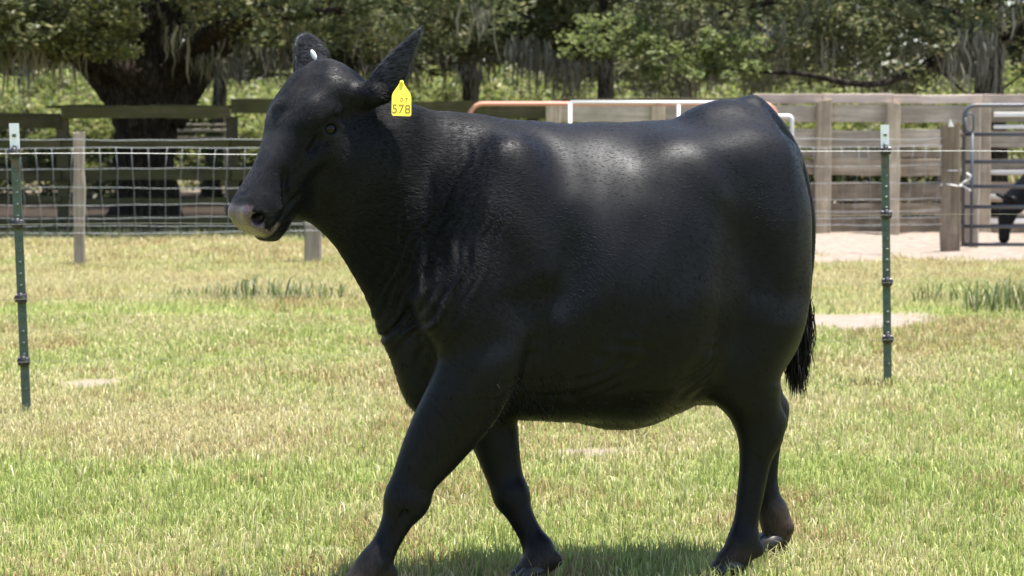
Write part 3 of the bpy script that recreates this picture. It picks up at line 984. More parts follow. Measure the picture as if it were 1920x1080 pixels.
oak = tree(OX, OY, "massive dark oak with forked trunk and mossy low crown behind the left fence",
     [(-.1, 0, -.1, .60), (-.1, 0, .25, .48), (-.1, 0, .8, .42), (-.1, 0, 1.3, .42), (-.1, 0, 1.7, .50), (-.08, 0, 2.05, .60), (-.05, 0, 2.35, .50)],
     [[(-.12, 0, 1.45, .34), (-.50, -.1, 2.0, .30), (-.85, -.2, 2.45, .27), (-1.6, -.4, 2.95, .22), (-3.2, -.8, 3.5, .15), (-5, -1, 4.0, .06)],
      [(-.15, -.2, 1.9, .22), (-.62, -.6, 2.28, .19), (-1.3, -1.2, 2.42, .13), (-2.4, -1.9, 2.6, .09), (-3.6, -2.4, 2.7, .04)],
      [(.15, 0, 1.5, .34), (.52, 0, 2.05, .27), (.95, .1, 2.6, .23), (1.9, .2, 3.2, .17), (3.4, .2, 3.7, .10), (4.6, 0, 3.9, .04)],
      [(.2, -.2, 1.9, .18), (.65, -.8, 2.4, .15), (1.5, -1.7, 2.75, .10), (2.8, -2.3, 2.85, .05)],
      [(0, 0, 2.0, .40), (.1, .1, 2.8, .34), (-.1, .2, 4.0, .26), (.3, .3, 5.5, .18), (.4, .3, 7.2, .06)],
      [(-.9, -1.4, 2.9, .05), (-.95, -2.2, 2.65, .035), (-.65, -2.8, 2.30, .022), (-.45, -3.0, 2.05, .01)],
      [(-1.5, -1.5, 2.9, .05), (-1.6, -2.3, 2.75, .035), (-1.75, -2.9, 2.62, .02), (-2.0, -3.1, 2.5, .01)]],
     np.concatenate([cl1, cl2]), 95, .105, mo1, mossw=.016)
link("leaf_spray", leaf_mesh("leaf_spray", sprays[:, :3], sprays[:, 3], 60, .075, [(.16, .17, .06), (.20, .20, .085), (.11, .13, .045)]), MAT["leaf"], oak)["kind"] = "stuff"

# oaks farther back, trunks showing between hanging moss
def far_oak(px, Y, r, lean, label, zbot, ww, moss_n, seed):
    X = (px - 960) * Y / 4430.0
    cl = scatter(260, (-ww, -1.8, zbot), (ww, 1.8, zbot + 2.4), .25, .55, lambda c: c[:, 2] > zbot + .45 * fbm(c[:, 0] * .9 + seed, c[:, 1], seed, 2))
    cu = scatter(120, (-ww, -2.2, zbot + 2.2), (ww, 2.2, zbot + 6), .6, 1.0)
    mo = []
    for _ in range(max(4, moss_n // 5)):                                    # moss hangs in clusters
        cx, cy, cz, cl_ = RNG.uniform(-ww, ww), RNG.uniform(-1.9, .8), zbot + RNG.uniform(.0, .6), RNG.uniform(.3, .9)
        mo += [(cx + RNG.normal(0, .10), cy + RNG.normal(0, .15), cz, cl_ * RNG.uniform(.4, 1.1)) for _ in range(3)]
    tree(X, Y, label,
         [(0, 0, -.1, r * 1.5), (.01, 0, .5, r * 1.1), (lean * .3, 0, 1.5, r), (lean * .6, 0, 2.8, r * .92), (lean, 0, 4.5, r * .75), (lean * 1.5, .1, 7, r * .35)],
         [[(lean * .5, 0, 2.4, r * .5), (-.9, -.2, 3.1, r * .36), (-ww * .8, -.3, 3.5, r * .14)],
          [(lean * .6, 0, 2.9, r * .5), (.9, -.1, 3.5, r * .33), (ww * .8, -.2, 3.8, r * .12)]],
         np.concatenate([cl, cu]), 80, .13, mo, bark="bark_grey", mossw=.015, mossper=14, mspread=.18)
far_oak(655, 43.0, .10, .1, "slender dark tree directly behind the cow's far ear", 2.35, 2.4, 70, 3)
far_oak(885, 46.0, .16, -.1, "moss draped tree standing beyond the fence to the right of the cow's raised ear", 2.55, 2.6, 110, 5)
far_oak(1132, 41.5, .15, .05, "straight grey trunk rising behind the middle of the cow's back", 2.45, 2.3, 60, 8)
far_oak(1280, 49.0, .14, .1, "leafy oak behind the cow's hips, between the grey trunk and the low dark branch", 2.1, 2.6, 60, 9)

# oak on the right whose low dark branch sweeps over the plank fence
RX, RY = 6.35, 35.5
def lowr(x): return 1.98 + .22 * np.sin(x * 1.5) + .12 * np.sin(x * 3.7 + 1)
cr1 = scatter(560, (-4.6, -2.6, 1.9), (3.6, 2.6, 4.2), .2, .42, lambda c: c[:, 2] > lowr(c[:, 0]) + .25 * np.abs(c[:, 1]) * .5 + .35 * sstep(-.5, .8, c[:, 0]))
cr2 = scatter(260, (-4.8, -2.4, 4.0), (4.4, 4.4, 8), .5, .9, lambda c: (c[:, 0] / 5) ** 2 + (c[:, 1] / 4.6) ** 2 + ((c[:, 2] - 4) / 4.5) ** 2 < 1)
mor = [(RNG.uniform(-4.4, 3.4), RNG.uniform(-2.4, 1.5), RNG.uniform(2.1, 3.2), RNG.uniform(.25, .85)) for _ in range(70)] + \
      [(RNG.normal(.05, .32), RNG.uniform(-2.4, -1.6), RNG.uniform(2.3, 2.9), RNG.uniform(.4, .85)) for _ in range(24)]
right_oak = tree(RX, RY, "moss hung oak at the right whose crooked dark branch dips low over the plank fence",
     [(.95, .5, -.1, .30), (.95, .5, .8, .24), (.9, .5, 1.8, .22), (.85, .4, 3.0, .2), (.6, .4, 4.6, .15), (.4, .3, 7, .06)],
     [[(.85, .4, 2.3, .13), (.3, -.6, 2.55, .10), (-.35, -1.8, 2.32, .07), (-.95, -2.5, 2.06, .055), (-1.25, -2.6, 1.97, .05), (-1.75, -2.7, 1.99, .043), (-2.3, -2.7, 2.10, .035), (-3.0, -2.6, 2.14, .02), (-3.6, -2.5, 2.2, .01)],
      [(.8, .4, 2.8, .12), (-.3, -.5, 3.2, .09), (-1.8, -1.0, 3.3, .06), (-3.4, -1.2, 3.0, .03)],
      [(.9, .4, 2.6, .12), (1.6, -.5, 3.0, .09), (2.6, -1.2, 3.1, .05)],
      [(-.35, -1.3, 2.32, .03), (-.1, -1.7, 2.05, .024), (.1, -1.8, 1.86, .02), (.5, -1.8, 1.88, .018), (.8, -1.9, 2.05, .015), (1.1, -1.9, 2.35, .01)]],
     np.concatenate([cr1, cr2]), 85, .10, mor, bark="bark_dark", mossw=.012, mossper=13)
sp = np.concatenate([scatter(50, (-4.6, -2.9, 2.05), (-2.9, -2.2, 2.75), .10, .24), scatter(26, (-5.6, -2.6, 2.35), (-4.4, -2.0, 2.9), .12, .25)])
link("leaf_spray", leaf_mesh("leaf_spray", sp[:, :3], sp[:, 3], 60, .075, [(.17, .21, .07), (.22, .25, .10), (.12, .16, .05)]), MAT["leaf"], right_oak)["kind"] = "stuff"

# ------------------------------------------------------------------ sunny undergrowth and the dark wood behind
def undergrowth():
    n = 2000
    x = RNG.uniform(-22, 22, n); y = RNG.uniform(52, 66, n)
    top = 1.3 + 1.7 * fbm(x * .35, y * .2, 61, 3) + .05 * (y - 52)
    z = top * RNG.random(n) ** .7
    cl = np.column_stack([x, y, z])
    me = leaf_mesh("undergrowth", cl, RNG.uniform(.35, .75, n), 75, .20, [(.16, .20, .055), (.21, .245, .07), (.12, .16, .045), (.27, .27, .10), (.20, .20, .10)], aspect=.4)
    tag(link("undergrowth", me, MAT["leaf"]), kind="stuff")
    # tall weeds inside the pen behind the fences
    n = 5200
    x = RNG.uniform(-14, 14, n); y = RNG.uniform(39, 52, n)
    k = (x > 1.0) | (y > 51); x, y = x[k], y[k]; n = len(x)
    pos = np.stack([x, y, x * 0], 1)
    m2 = blades(pos, RNG.lognormal(-.75, .45, n), .035 * RNG.uniform(.5, 1.5, n), np.array([(.17, .20, .06), (.22, .24, .085), (.30, .27, .13)])[RNG.integers(0, 3, n)], RNG.uniform(.05, .6, n), "tall_grass")
    tag(link("tall_grass", m2, MAT["blade"]), kind="stuff")
undergrowth()
n = 420
sx, sy = RNG.uniform(-13, .5, n), RNG.uniform(42, 48.5, n)  # low shrubs added behind the gaps, shade put into their dark leaf tints
sx[:150], sy[:150] = RNG.uniform(1.5, 13, 150), RNG.uniform(35.5, 38.5, 150)  # this row is added to keep the plank fence gaps dark
tag(link("added_shade_shrubs", leaf_mesh("added_shade_shrubs", np.column_stack([sx, sy, np.where(sx > 1, .95, 1.25 + .35 * np.sin(sx * 1.7)) * RNG.random(n) ** .8]), RNG.uniform(.25, .5, n), 80, .13,
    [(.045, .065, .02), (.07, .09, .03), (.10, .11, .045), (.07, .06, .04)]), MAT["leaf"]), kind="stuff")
for (px, Y, lab) in ((-60, 43.5, "added broad oak beyond the left edge, its high crown put there to shade the pen"), (395, 47.5, "thin leaning oak behind the fork of the massive oak, added to shade the pen")):
    ku = scatter(150, (-4.2, -4.0, 3.9), (4.2, 3.0, 6.5), .7, 1.1)  # oaks added for shade, these high crowns stay out of view
    kl = scatter(26, (-3.6, -1.5, 2.7), (3.6, 1.5, 3.8), .25, .5)
    tree((px - 960) * Y / 4430, Y, lab, [(0, 0, -.1, .22), (.05, 0, .6, .16), (.18, 0, 1.8, .14), (.25, 0, 3.5, .12), (.2, 0, 6, .05)],
         [[(.2, 0, 2.8, .08), (-.8, -.2, 3.6, .06), (-2.6, -.3, 4.2, .03)], [(.2, 0, 3.1, .08), (1.2, .1, 3.8, .05), (3, 0, 4.3, .02)]],
         np.concatenate([ku, kl]), 80, .17, [(RNG.uniform(-3, 3), -1, 2.9, .6) for _ in range(10)], bark="bark_grey")

def far_wood():
    n = 1700
    x = RNG.uniform(-34, 34, n); y = RNG.uniform(68, 84, n)
    z = RNG.uniform(.5, 12.5, n)
    me = leaf_mesh("woods", np.column_stack([x, y, z]), RNG.uniform(.9, 1.9, n), 70, .46, [(.06, .075, .03), (.085, .10, .042), (.11, .12, .055), (.085, .09, .055)])
    tag(link("woods", me, MAT["leaf"]), kind="stuff")
far_wood()
for px, Y, r, lab in ((52, 58, .13, "slim shaded trunk far back at the left edge, seen above the mossy fence"),
                      (455, 60, .10, "slim shaded trunk far back between the massive oak and the cow's far ear"),
                      (770, 59, .12, "slim shaded trunk far back just behind the cow's raised near ear"),
                      (1010, 62, .13, "slim shaded trunk far back above the middle of the red gate"),
                      (1455, 57, .14, "slim shaded trunk far back above the highest point of the cow's rump")):
    X = (px - 960) * Y / 4430
    t = tag(empty("tree", (X, Y, 0)), lab, "tree")
    link("trunk", limb_mesh("trunk", [(0, 0, -.2, r * 1.3), (random.uniform(-.1, .1), 0, 2, r), (random.uniform(-.3, .3), 0, 5, r * .8), (random.uniform(-.5, .5), 0, 9, r * .4)], 8, .05), MAT["bark_grey"], t)
# ------------------------------------------------------------------ the walking cow
COW_O = np.array([0.76, 7.23, 0.0]); COW_RZ = math.radians(200.0)
cow = tag(empty("cow", tuple(COW_O), COW_RZ),
          "glossy black cow walking across the lawn with a yellow tag in its near ear", "cow")
_c, _s = math.cos(COW_RZ), math.sin(COW_RZ)
RW = np.array([[_c, -_s, 0], [_s, _c, 0], [0, 0, 1]])     # cow to world
def w2c(v): return RW.T @ np.asarray(v, float)

# head frame, in cow coordinates: axis (poll to muzzle), side (towards the near side), up (out of the face)
poll_w = np.array([-0.571, 6.75, 1.535]); muz_w = np.array([-0.793, 6.61, 1.125])
ha = muz_w - poll_w; ha /= np.linalg.norm(ha)
hs = np.array([-ha[1], ha[0], 0.0]); hs /= np.linalg.norm(hs)
hn = np.cross(ha, hs)
if hn[2] < 0: hn = -hn
HR = np.stack([w2c(ha), w2c(hs), w2c(hn)], 1)
HO = w2c(poll_w - COW_O)
def hd(a, s, n): return HO + HR @ np.array([a, s, n])

EYE = (.158, .108, -.098)                                     # near eye in head coordinates
COW_H = 0.006
def build_cow():
    F = Field((-0.42, -0.50, -0.03), (1.68, 0.50, 1.82), COW_H)
    I3 = np.eye(3)
    # trunk
    F.loft(I3, np.zeros(3), [
        (-0.095, .09, 1.23, 1.00, 1.12), (-0.06, .15, 1.30, .88, 1.11), (-0.015, .20, 1.375, .76, 1.10),
        (0.03, .245, 1.432, .66, 1.06), (.10, .27, 1.442, .58, 1.02), (.20, .295, 1.418, .53, .96),
        (.30, .325, 1.382, .487, .92), (.45, .355, 1.368, .460, .88), (.60, .355, 1.364, .475, .88),
        (.75, .33, 1.372, .487, .88), (.88, .29, 1.384, .50, .90), (1.0, .24, 1.365, .53, .94),
        (1.07, .19, 1.31, .60, .98), (1.13, .12, 1.22, .68, .96)], 0.02, pu=1.9, pd=2.1)
    for sgn in (1, -1):
        # hook bone, loin edge, pin bone, thigh, buttock
        F.ell((.28, sgn * .195, 1.235), (.08, .06, .05), .16)
        F.ell((.36, sgn * .20, 1.12), (.17, .115, .14), .14)
        F.ell((-.04, sgn * .085, 1.25), (.055, .05, .06), .07)
        F.ell((.095, sgn * .178, 1.04), (.170, .108, .28), .10)
        F.ell((.045, sgn * .16, .84), (.118, .10, .22), .08)
        # ribs swell, shoulder blade, upper arm
        F.ell((.45, sgn * .20, .86), (.26, .17, .26), .10)
        F.ell((.93, sgn * .185, 1.08), (.12, .09, .24), .09, R=rot_y(-18))
        F.ell((1.00, sgn * .195, .86), (.15, .095, .17), .08)
        F.ell((1.07, sgn * .17, .86), (.07, .07, .09), .06)
        F.ell((.945, sgn * .240, .735), (.090, .075, .155), .03, R=rot_y(-8))
    # hollow behind the shoulder, flank and between hook and thigh
    for sgn in (1, -1):
        F.ell((.755, sgn * .375, .98), (.035, .070, .20), .06, R=rot_y(-6), cut=True)
        F.ell((.825, sgn * .352, .735), (.024, .070, .15), .045, R=rot_y(-6), cut=True)                  # armpit behind the elbow
        F.chain([((.82, sgn * .330, .87), .012), ((.93, sgn * .328, .80), .022), ((1.05, sgn * .31, .725), .014)], .08, cut=True)
        F.ell((.215, sgn * .395, .78), (.045, .07, .20), .12, cut=True)
        F.ell((.185, sgn * .375, 1.08), (.03, .05, .16), .10, R=rot_y(12), cut=True)
    # navel fold and udder
    F.ell((.45, 0, .51), (.12, .05, .05), .06)
    F.ell((.13, 0, .58), (.10, .10, .07), .06)
    # neck and dewlap
    F.cap((.98, 0, 1.08), (1.30, 0, 1.29), .235, .135, .10, sv=.72)
    F.cap((1.02, 0, .98), (1.30, 0, 1.18), .20, .125, .08, sv=.70)
    F.cap((.98, 0, 1.24), (1.30, 0, 1.36), .11, .09, .07, sv=.8)
    F.chain([((1.315, 0, 1.085), .05), ((1.245, 0, .965), .055), ((1.195, 0, .875), .06), ((1.155, 0, .79), .07), ((1.09, 0, .68), .085),
             ((1.035, 0, .59), .10), ((.92, 0, .57), .09)], .06, sv=.8)
    # fore legs: near (v>0) reaching forward, far pushing back
    F.chain([((.95, .205, .78), .115), ((1.01, .185, .60), .115), ((1.095, .155, .455), .092), ((1.160, .145, .345), .066),
             ((1.178, .14, .295), .064)], .035, sv=.8)
    F.chain([((1.178, .14, .295), .063), ((1.208, .14, .235), .045), ((1.25, .14, .155), .040), ((1.277, .14, .112), .050),
             ((1.315, .14, .062), .048), ((1.335, .14, .05), .045)], .02, sv=.95)
    F.chain([((.90, -.17, .74), .115), ((.865, -.125, .56), .102), ((.833, -.09, .43), .074), ((.803, -.07, .30), .055),
             ((.790, -.058, .255), .053)], .035, sv=.85)
    F.chain([((.790, -.058, .255), .051), ((.770, -.04, .20), .040), ((.738, -.02, .13), .038), ((.722, .0, .088), .048),
             ((.738, .01, .05), .046), ((.748, .012, .045), .043)], .02)
    # hind legs: near bearing, far trailing
    F.chain([((.10, .165, .78), .15), ((.125, .155, .62), .115), ((.085, .15, .50), .078), ((.072, .15, .43), .066),
             ((.083, .15, .36), .050), ((.100, .15, .25), .041), ((.116, .15, .155), .040), ((.123, .15, .11), .050),
             ((.150, .15, .062), .047), ((.165, .15, .05), .045)], .03, sv=.9)
    F.ell((.20, .17, .66), (.07, .07, .11), .07)
    F.cap((.02, .15, .47), (.035, .15, .43), .032, .03, .04)
    F.chain([((.05, -.165, .80), .15), ((-.01, -.155, .62), .11), ((-.075, -.15, .50), .075), ((-.098, -.15, .43), .062),
             ((-.10, -.15, .35), .046), ((-.10, -.15, .22), .040), ((-.108, -.15, .18), .042), ((-.125, -.15, .138), .050),
             ((-.138, -.15, .085), .048), ((-.140, -.15, .065), .045)], .03, sv=.9)
    F.cap((-.14, -.15, .47), (-.13, -.15, .43), .03, .028, .04)
    for sgv, zz in ((.196, 1), (.104, 1)):                                             # tendon grooves on the cannons
        F.chain([((.098, sgv, .36), .009), ((.112, sgv, .25), .012), ((.124, sgv, .165), .008)], .014, cut=True)
    F.chain([((1.200, .184, .265), .008), ((1.236, .186, .19), .011), ((1.262, .186, .14), .007)], .014, cut=True)
    for p in ((1.235, .115, .085), (1.235, .165, .085), (.680, -.02, .065), (.680, .03, .065),
              (.085, .125, .085), (.085, .175, .085), (-.165, -.125, .09), (-.165, -.175, .09)):
        F.ell(p, (.02, .016, .022), .02)
    # tail
    F.chain([((.03, 0, 1.400), .05), ((-.055, 0, 1.335), .036), ((-.120, 0, 1.235), .030), ((-.155, 0, 1.09), .026),
             ((-.165, -.01, .92), .022), ((-.155, -.02, .76), .018), ((-.14, -.02, .64), .012)], .03)
    # ---- head
    F.loft(HR, HO, [
        (0.000, .060, -.035, -.13, -.08), (0.030, .088, -.012, -.16, -.07), (0.080, .105, .004, -.19, -.07), (0.140, .120, .020, -.235, -.065),
        (0.180, .119, .012, -.265, -.065), (0.235, .108, -.006, -.268, -.07), (0.290, .086, -.014, -.245, -.075), (0.340, .074, -.014, -.235, -.085),
        (0.388, .073, -.012, -.197, -.082), (0.430, .080, -.014, -.166, -.08), (0.465, .081, -.024, -.162, -.085), (0.488, .077, -.034, -.156, -.088), (0.503, .064, -.052, -.138, -.09)],
        0.02, pu=3.3, pd=2.3)
    for sg in (1, -1):
        F.ell(hd(0.135, sg * .104, -.050), (.05, .028, .034), .04, R=HR)       # brow
        F.ell(hd(EYE[0], sg * (EYE[1] - .012), EYE[2]), (.036, .020, .030), .03, R=HR)       # orbit
        F.ell(hd(0.200, sg * .080, -.17), (.11, .042, .095), .04, R=HR)        # cheek
        F.ell(hd(0.27, sg * .070, -.105), (.11, .030, .055), .04, R=HR)       # side of the face
        F.ell(hd(0.462, sg * .046, -.048), (.030, .030, .026), .02, R=HR)       # nostril wing
        F.ell(hd(0.408, sg * .052, -.098), (.055, .026, .042), .03, R=HR)          # upper lip
        F.ell(hd(0.050, sg * .085, -.08), (.05, .05, .05), .05, R=HR)           # ear root
        F.ell(hd(EYE[0], sg * (EYE[1] + .012), EYE[2]), (.020, .014, .020), .008, R=HR, cut=True)   # eye socket
        up_lid, lo_lid = [], []
        for q in np.linspace(-1, 1, 7):
            w = q * .036; hgt = .0265 * (1 - q * q)
            for arr, sgn2, dp, rr in ((up_lid, 1, .0135, .0075), (lo_lid, -1, .0115, .0060)):
                a_ = EYE[0] - .55 * w - .83 * hgt * sgn2 * .8; n_ = EYE[2] - .83 * w + .55 * hgt * sgn2 * .8
                arr.append((hd(a_, sg * (EYE[1] + dp + .003 * (1 - abs(q))), n_), rr))
        F.chain(up_lid, .007); F.chain(lo_lid, .007)
        F.chain([(hd(.482, sg * .072, -.060), .019), (hd(.468, sg * .055, -.066), .017), (hd(.435, sg * .040, -.075), .012)], .010, cut=True)   # nostril
        F.chain([(hd(0.364, sg * .080, -.124), .004), (hd(0.404, sg * .082, -.117), .006), (hd(0.468, sg * .076, -.118), .006),
                 (hd(0.500, sg * .045, -.120), .006), (hd(0.508, sg * .0, -.120), .006)], .012, cut=True)                  # mouth
        F.chain([(hd(0.332, sg * .082, -.062), .004), (hd(0.368, sg * .078, -.085), .007), (hd(0.400, sg * .086, -.10), .003)], .02, cut=True)
    for sg in (1, -1):
        F.chain([(hd(.215, sg * .100, -.125), .014), (hd(.29, sg * .084, -.112), .017), (hd(.355, sg * .068, -.098), .012)], .025)     # facial crest
        F.ell(hd(.315, sg * .112, -.165), (.065, .022, .034), .04, R=HR, cut=True)              # hollow of the cheek
        F.ell(hd(.165, sg * .088, -.200), (.070, .036, .062), .03, R=HR)                        # jaw muscle
        F.chain([(hd(.085, sg * .106, -.085), .014), (hd(.115, sg * .120, -.070), .017), (hd(.150, sg * .118, -.052), .013)], .022)    # brow ridge
        F.chain([(hd(.205, sg * .118, -.082), .004), (hd(.240, sg * .108, -.082), .005)], .022, cut=True)                              # tear trough
    F.ell(hd(0.436, 0, -.058), (.042, .06, .04), .02, R=HR)
    F.ell(hd(0.445, 0, -.152), (.05, .05, .024), .02, R=HR)                   # chin
    F.ell(hd(0.020, 0, -.055), (.05, .07, .045), .05, R=HR)                     # poll
    F.ell(hd(0.090, 0, .006), (.05, .04, .02), .05, R=HR)
    F.cap(hd(.05, 0, -.13), (1.24, 0, 1.30), .09, .14, .08, sv=.9)           # nape
    F.cap(hd(.16, 0, -.16), (1.25, 0, 1.20), .085, .13, .07, sv=.9)           # throat
    F.cap(hd(.34, 0, -.205), (1.325, 0, 1.105), .045, .06, .04, sv=.8)         # throat latch
    # ears
    up = np.array([0, 0, 1.0])
    toc = w2c((0.09, -1.0, 0.0))                                              # towards the viewer
    right = w2c((1.0, 0.09, 0.0))
    e1 = right * .55 + up * .84 + toc * .05; e1 /= np.linalg.norm(e1)
    n1 = right * .30 - up * .15 - toc * .95; n1 -= e1 * (n1 @ e1); n1 /= np.linalg.norm(n1)
    w1 = np.cross(n1, e1)
    F.leaf(hd(.012, .170, -.145), e1, w1, n1, .225,
           [(-.3, .02), (0, .034), (.15, .047), (.4, .041), (.7, .023), (.9, .011), (1, .003)], 6.5, .0085, .015, lean=.3)
    F.cap(hd(.04, .08, -.10), hd(.020, .165, -.145), .042, .030, .03)
    e2 = right * .02 + up * .95 + toc * -.30; e2 /= np.linalg.norm(e2)
    n2 = right * .45 + up * .25 + toc * .85; n2 -= e2 * (n2 @ e2); n2 /= np.linalg.norm(n2)
    w2 = np.cross(n2, e2)
    F.leaf(hd(.03, -.14, -.085), e2, w2, n2, .17,
           [(-.3, .03), (0, .045), (.35, .054), (.7, .052), (.9, .038), (1, .014)], 9.0, .0085, .022)
    return F, (e1, w1, n1), (e2, w2, n2)

def rot_y(deg):
    a = math.radians(deg)
    return np.array([[math.cos(a), 0, math.sin(a)], [0, 1, 0], [-math.sin(a), 0, math.cos(a)]])

F_, EAR1, EAR2 = build_cow()
# skin wrinkles: creases as fine waves of the field
def ripple(F, lo, hi, fn):
    s, g = F.box(lo, hi)
    F.f[s] += fn(*g).astype(np.float32)
def win(x, a, b, s):
    return 1 / (1 + np.exp(-(x - a) / s)) * 1 / (1 + np.exp((x - b) / s))
def folds(x, y, z):                                              # neck folds, running down to the brisket
    q = x + .42 * (z - 1.0) + .012 * np.sin(z * 17 + 5 * x) + .006 * np.sin(z * 41)
    amp = .35 + .65 * np.clip(np.sin(z * 11 + 40 * q) * .6 + np.sin(q * 61 + z * 6) * .6, 0, 1)
    low = win(z, .72, 1.13, .05) * 1.0 + win(z, 1.13, 1.34, .04) * .10
    return .0105 * amp * (np.sin(q * 215 + 2.5 * np.sin(z * 6)) * .7 + np.sin(q * 97 + 3 * np.sin(z * 8 + 1)) * .6) * win(q, .985, 1.175, .022) * low
ripple(F_, (.86, -.4, .60), (1.32, .4, 1.45), folds)
ripple(F_, (.30, -.45, .45), (.85, .45, .85), lambda x, y, z:                      # belly and flank dimples
       .0075 * (.4 + .6 * np.sin(x * 19 + z * 13)) * np.sin(x * 55 + 3 * np.sin(z * 30)) * np.sin(z * 70 + 2 * np.sin(x * 21)) * win(z, .57, .75, .02))
ripple(F_, (-.25, -.5, .60), (1.1, .5, 1.45), lambda x, y, z:                      # soft muscle and rib relief
       .0035 * np.sin(x * 42 + z * 9 + 1.3 * np.sin(z * 7)) * win(x, .40, .72, .05) * win(z, .75, 1.2, .06)
       + .004 * np.sin(x * 13 + 2 * np.sin(z * 8)) * np.sin(z * 15 + 1.7 * np.sin(x * 11) + 4 * y))
cv, cq = F_.surface()
cv = smooth_mesh(cv, cq, 5)
del F_
cow_me = mesh_np("body", cv, cq, smooth=True)

# ---- coat: where the skin is bare, muddy or thin haired
hq = (cv - HO) @ HR                                          # head coordinates: along, side, out
bare = sstep(.447, .468, hq[:, 0]) * sstep(-.132, -.122, hq[:, 2]) * sstep(-.004, -.018, hq[:, 2] + .25 * (.47 - hq[:, 0])) * (np.abs(hq[:, 1]) < .075)
bare = np.clip(bare, 0, 1) * (hq[:, 0] < .6)
for sg in (1, -1):                                            # dark nostrils
    bare = bare * sstep(.017, .024, np.linalg.norm(hq - np.array([.468, sg * .060, -.064]), axis=1))
thin = np.zeros(len(cv))
for (e_, w_, n_), base in ((EAR1, hd(.012, .170, -.145)), (EAR2, hd(.03, -.14, -.085))):
    q_ = cv - base; al = q_ @ e_
    thin = np.maximum(thin, sstep(.02, .06, al) * (np.abs(q_ @ w_) < .075) * (np.abs(q_ @ n_) < .06) * (al < .24))
mud = sstep(.145, .05, cv[:, 2] + .05 * (fbm(cv[:, 0] * 30, cv[:, 2] * 30 + cv[:, 1] * 20, 5) - .5))
mud = np.maximum(mud * .55, sstep(.20, .10, cv[:, 2]) * sstep(.02, -.05, cv[:, 0]) * 1.0)
vattr(cow_me, "thin", thin); vattr(cow_me, "bare", bare); vattr(cow_me, "mud", np.clip(mud, 0, 1))

def coat_material():
    m = Mat("black_coat")
    p = m.coord("Object")
    bare = m.n("ShaderNodeAttribute", attribute_name="bare").outputs["Fac"]
    mud = m.n("ShaderNodeAttribute", attribute_name="mud").outputs["Fac"]
    big = m.noise(p, 5.5, 5, .6)
    mp = m.n("ShaderNodeMapping"); mp.inputs["Scale"].default_value = (130, 80, 13); mp.inputs["Rotation"].default_value = (0, .45, 0)
    m.l(p, mp.inputs[0])
    hair = m.noise(mp.outputs[0], 1.0, 6, .7)
    mp2 = m.n("ShaderNodeMapping"); mp2.inputs["Scale"].default_value = (330, 220, 40); mp2.inputs["Rotation"].default_value = (0, .6, 0)
    m.l(p, mp2.inputs[0])
    fine = m.noise(mp2.outputs[0], 1.0, 4, .7)
    c = m.ramp(m.math('ADD', m.math('MULTIPLY', hair, .6), m.math('MULTIPLY', big, .4)), [(.3, (.0034, .0035, .0042)), (.5, (.0052, .0053, .0064)), (.7, (.0080, .0081, .0096))])
    muddy = m.ramp(fine, [(.3, (.022, .015, .011)), (.7, (.085, .060, .046))])
    c = m.mix(m.math('MULTIPLY', mud, .85), c, muddy)
    c = m.mix(m.math("MULTIPLY", m.n("ShaderNodeAttribute", attribute_name="thin").outputs["Fac"], .8), c, (.036, .036, .040))
    pad = m.ramp(m.noise(p, 160, 3, .6), [(.35, (.070, .046, .049)), (.65, (.155, .110, .114))])
    c = m.mix(bare, c, pad)
    m.col(c)
    r = m.ramp(m.math('ADD', m.math('MULTIPLY', big, .6), m.math('MULTIPLY', hair, .4)), [(.35, (.40,) * 3), (.65, (.52,) * 3)])
    m.l(m.mix(bare, r, (.32, .32, .32)), m.b.inputs["Roughness"])
    m.l(m.math("ADD", m.math("MULTIPLY", bare, .20), .14), m.b.inputs["Specular IOR Level"])
    m.b.inputs["Specular Tint"].default_value = (.93, .96, 1.0, 1)
    m.b.inputs["Sheen Weight"].default_value = .0
    m.b.inputs["Sheen Roughness"].default_value = .35
    m.b.inputs["Sheen Tint"].default_value = (.75, .80, 1.0, 1)
    h = m.math('ADD', m.math('MULTIPLY', hair, .65), m.math('MULTIPLY', fine, .35))
    h = m.math('ADD', h, m.math('MULTIPLY', big, .5))
    m.bump(h, .16, .0030)
    return m.m
MAT["coat"] = coat_material()
cow_body = link("body", cow_me, MAT["coat"], cow)

# ---- eyes
def ball_mesh(name, c, r, seg=24, rings=14, axes=None):
    V, Q = [], []
    for i in range(rings + 1):
        t = math.pi * i / rings
        for k in range(seg):
            a = 2 * math.pi * k / seg
            V.append(np.array(c) + np.array([math.sin(t) * math.cos(a) * r[0], math.sin(t) * math.sin(a) * r[1], math.cos(t) * r[2]]))
    for i in range(rings):
        for k in range(seg):
            Q.append((i * seg + k, (i + 1) * seg + k, (i + 1) * seg + (k + 1) % seg, i * seg + (k + 1) % seg))
    return mesh_np(name, V, Q, smooth=True)
em = Mat("eye"); em.set(Base_Color=(.0035, .0026, .0022, 1), Roughness=.10, Specular_IOR_Level=.22)
for sg in (1, -1):
    link("eye", ball_mesh("eye", hd(EYE[0], sg * (EYE[1] - .006), EYE[2]), (.0265,) * 3), em.m, cow)

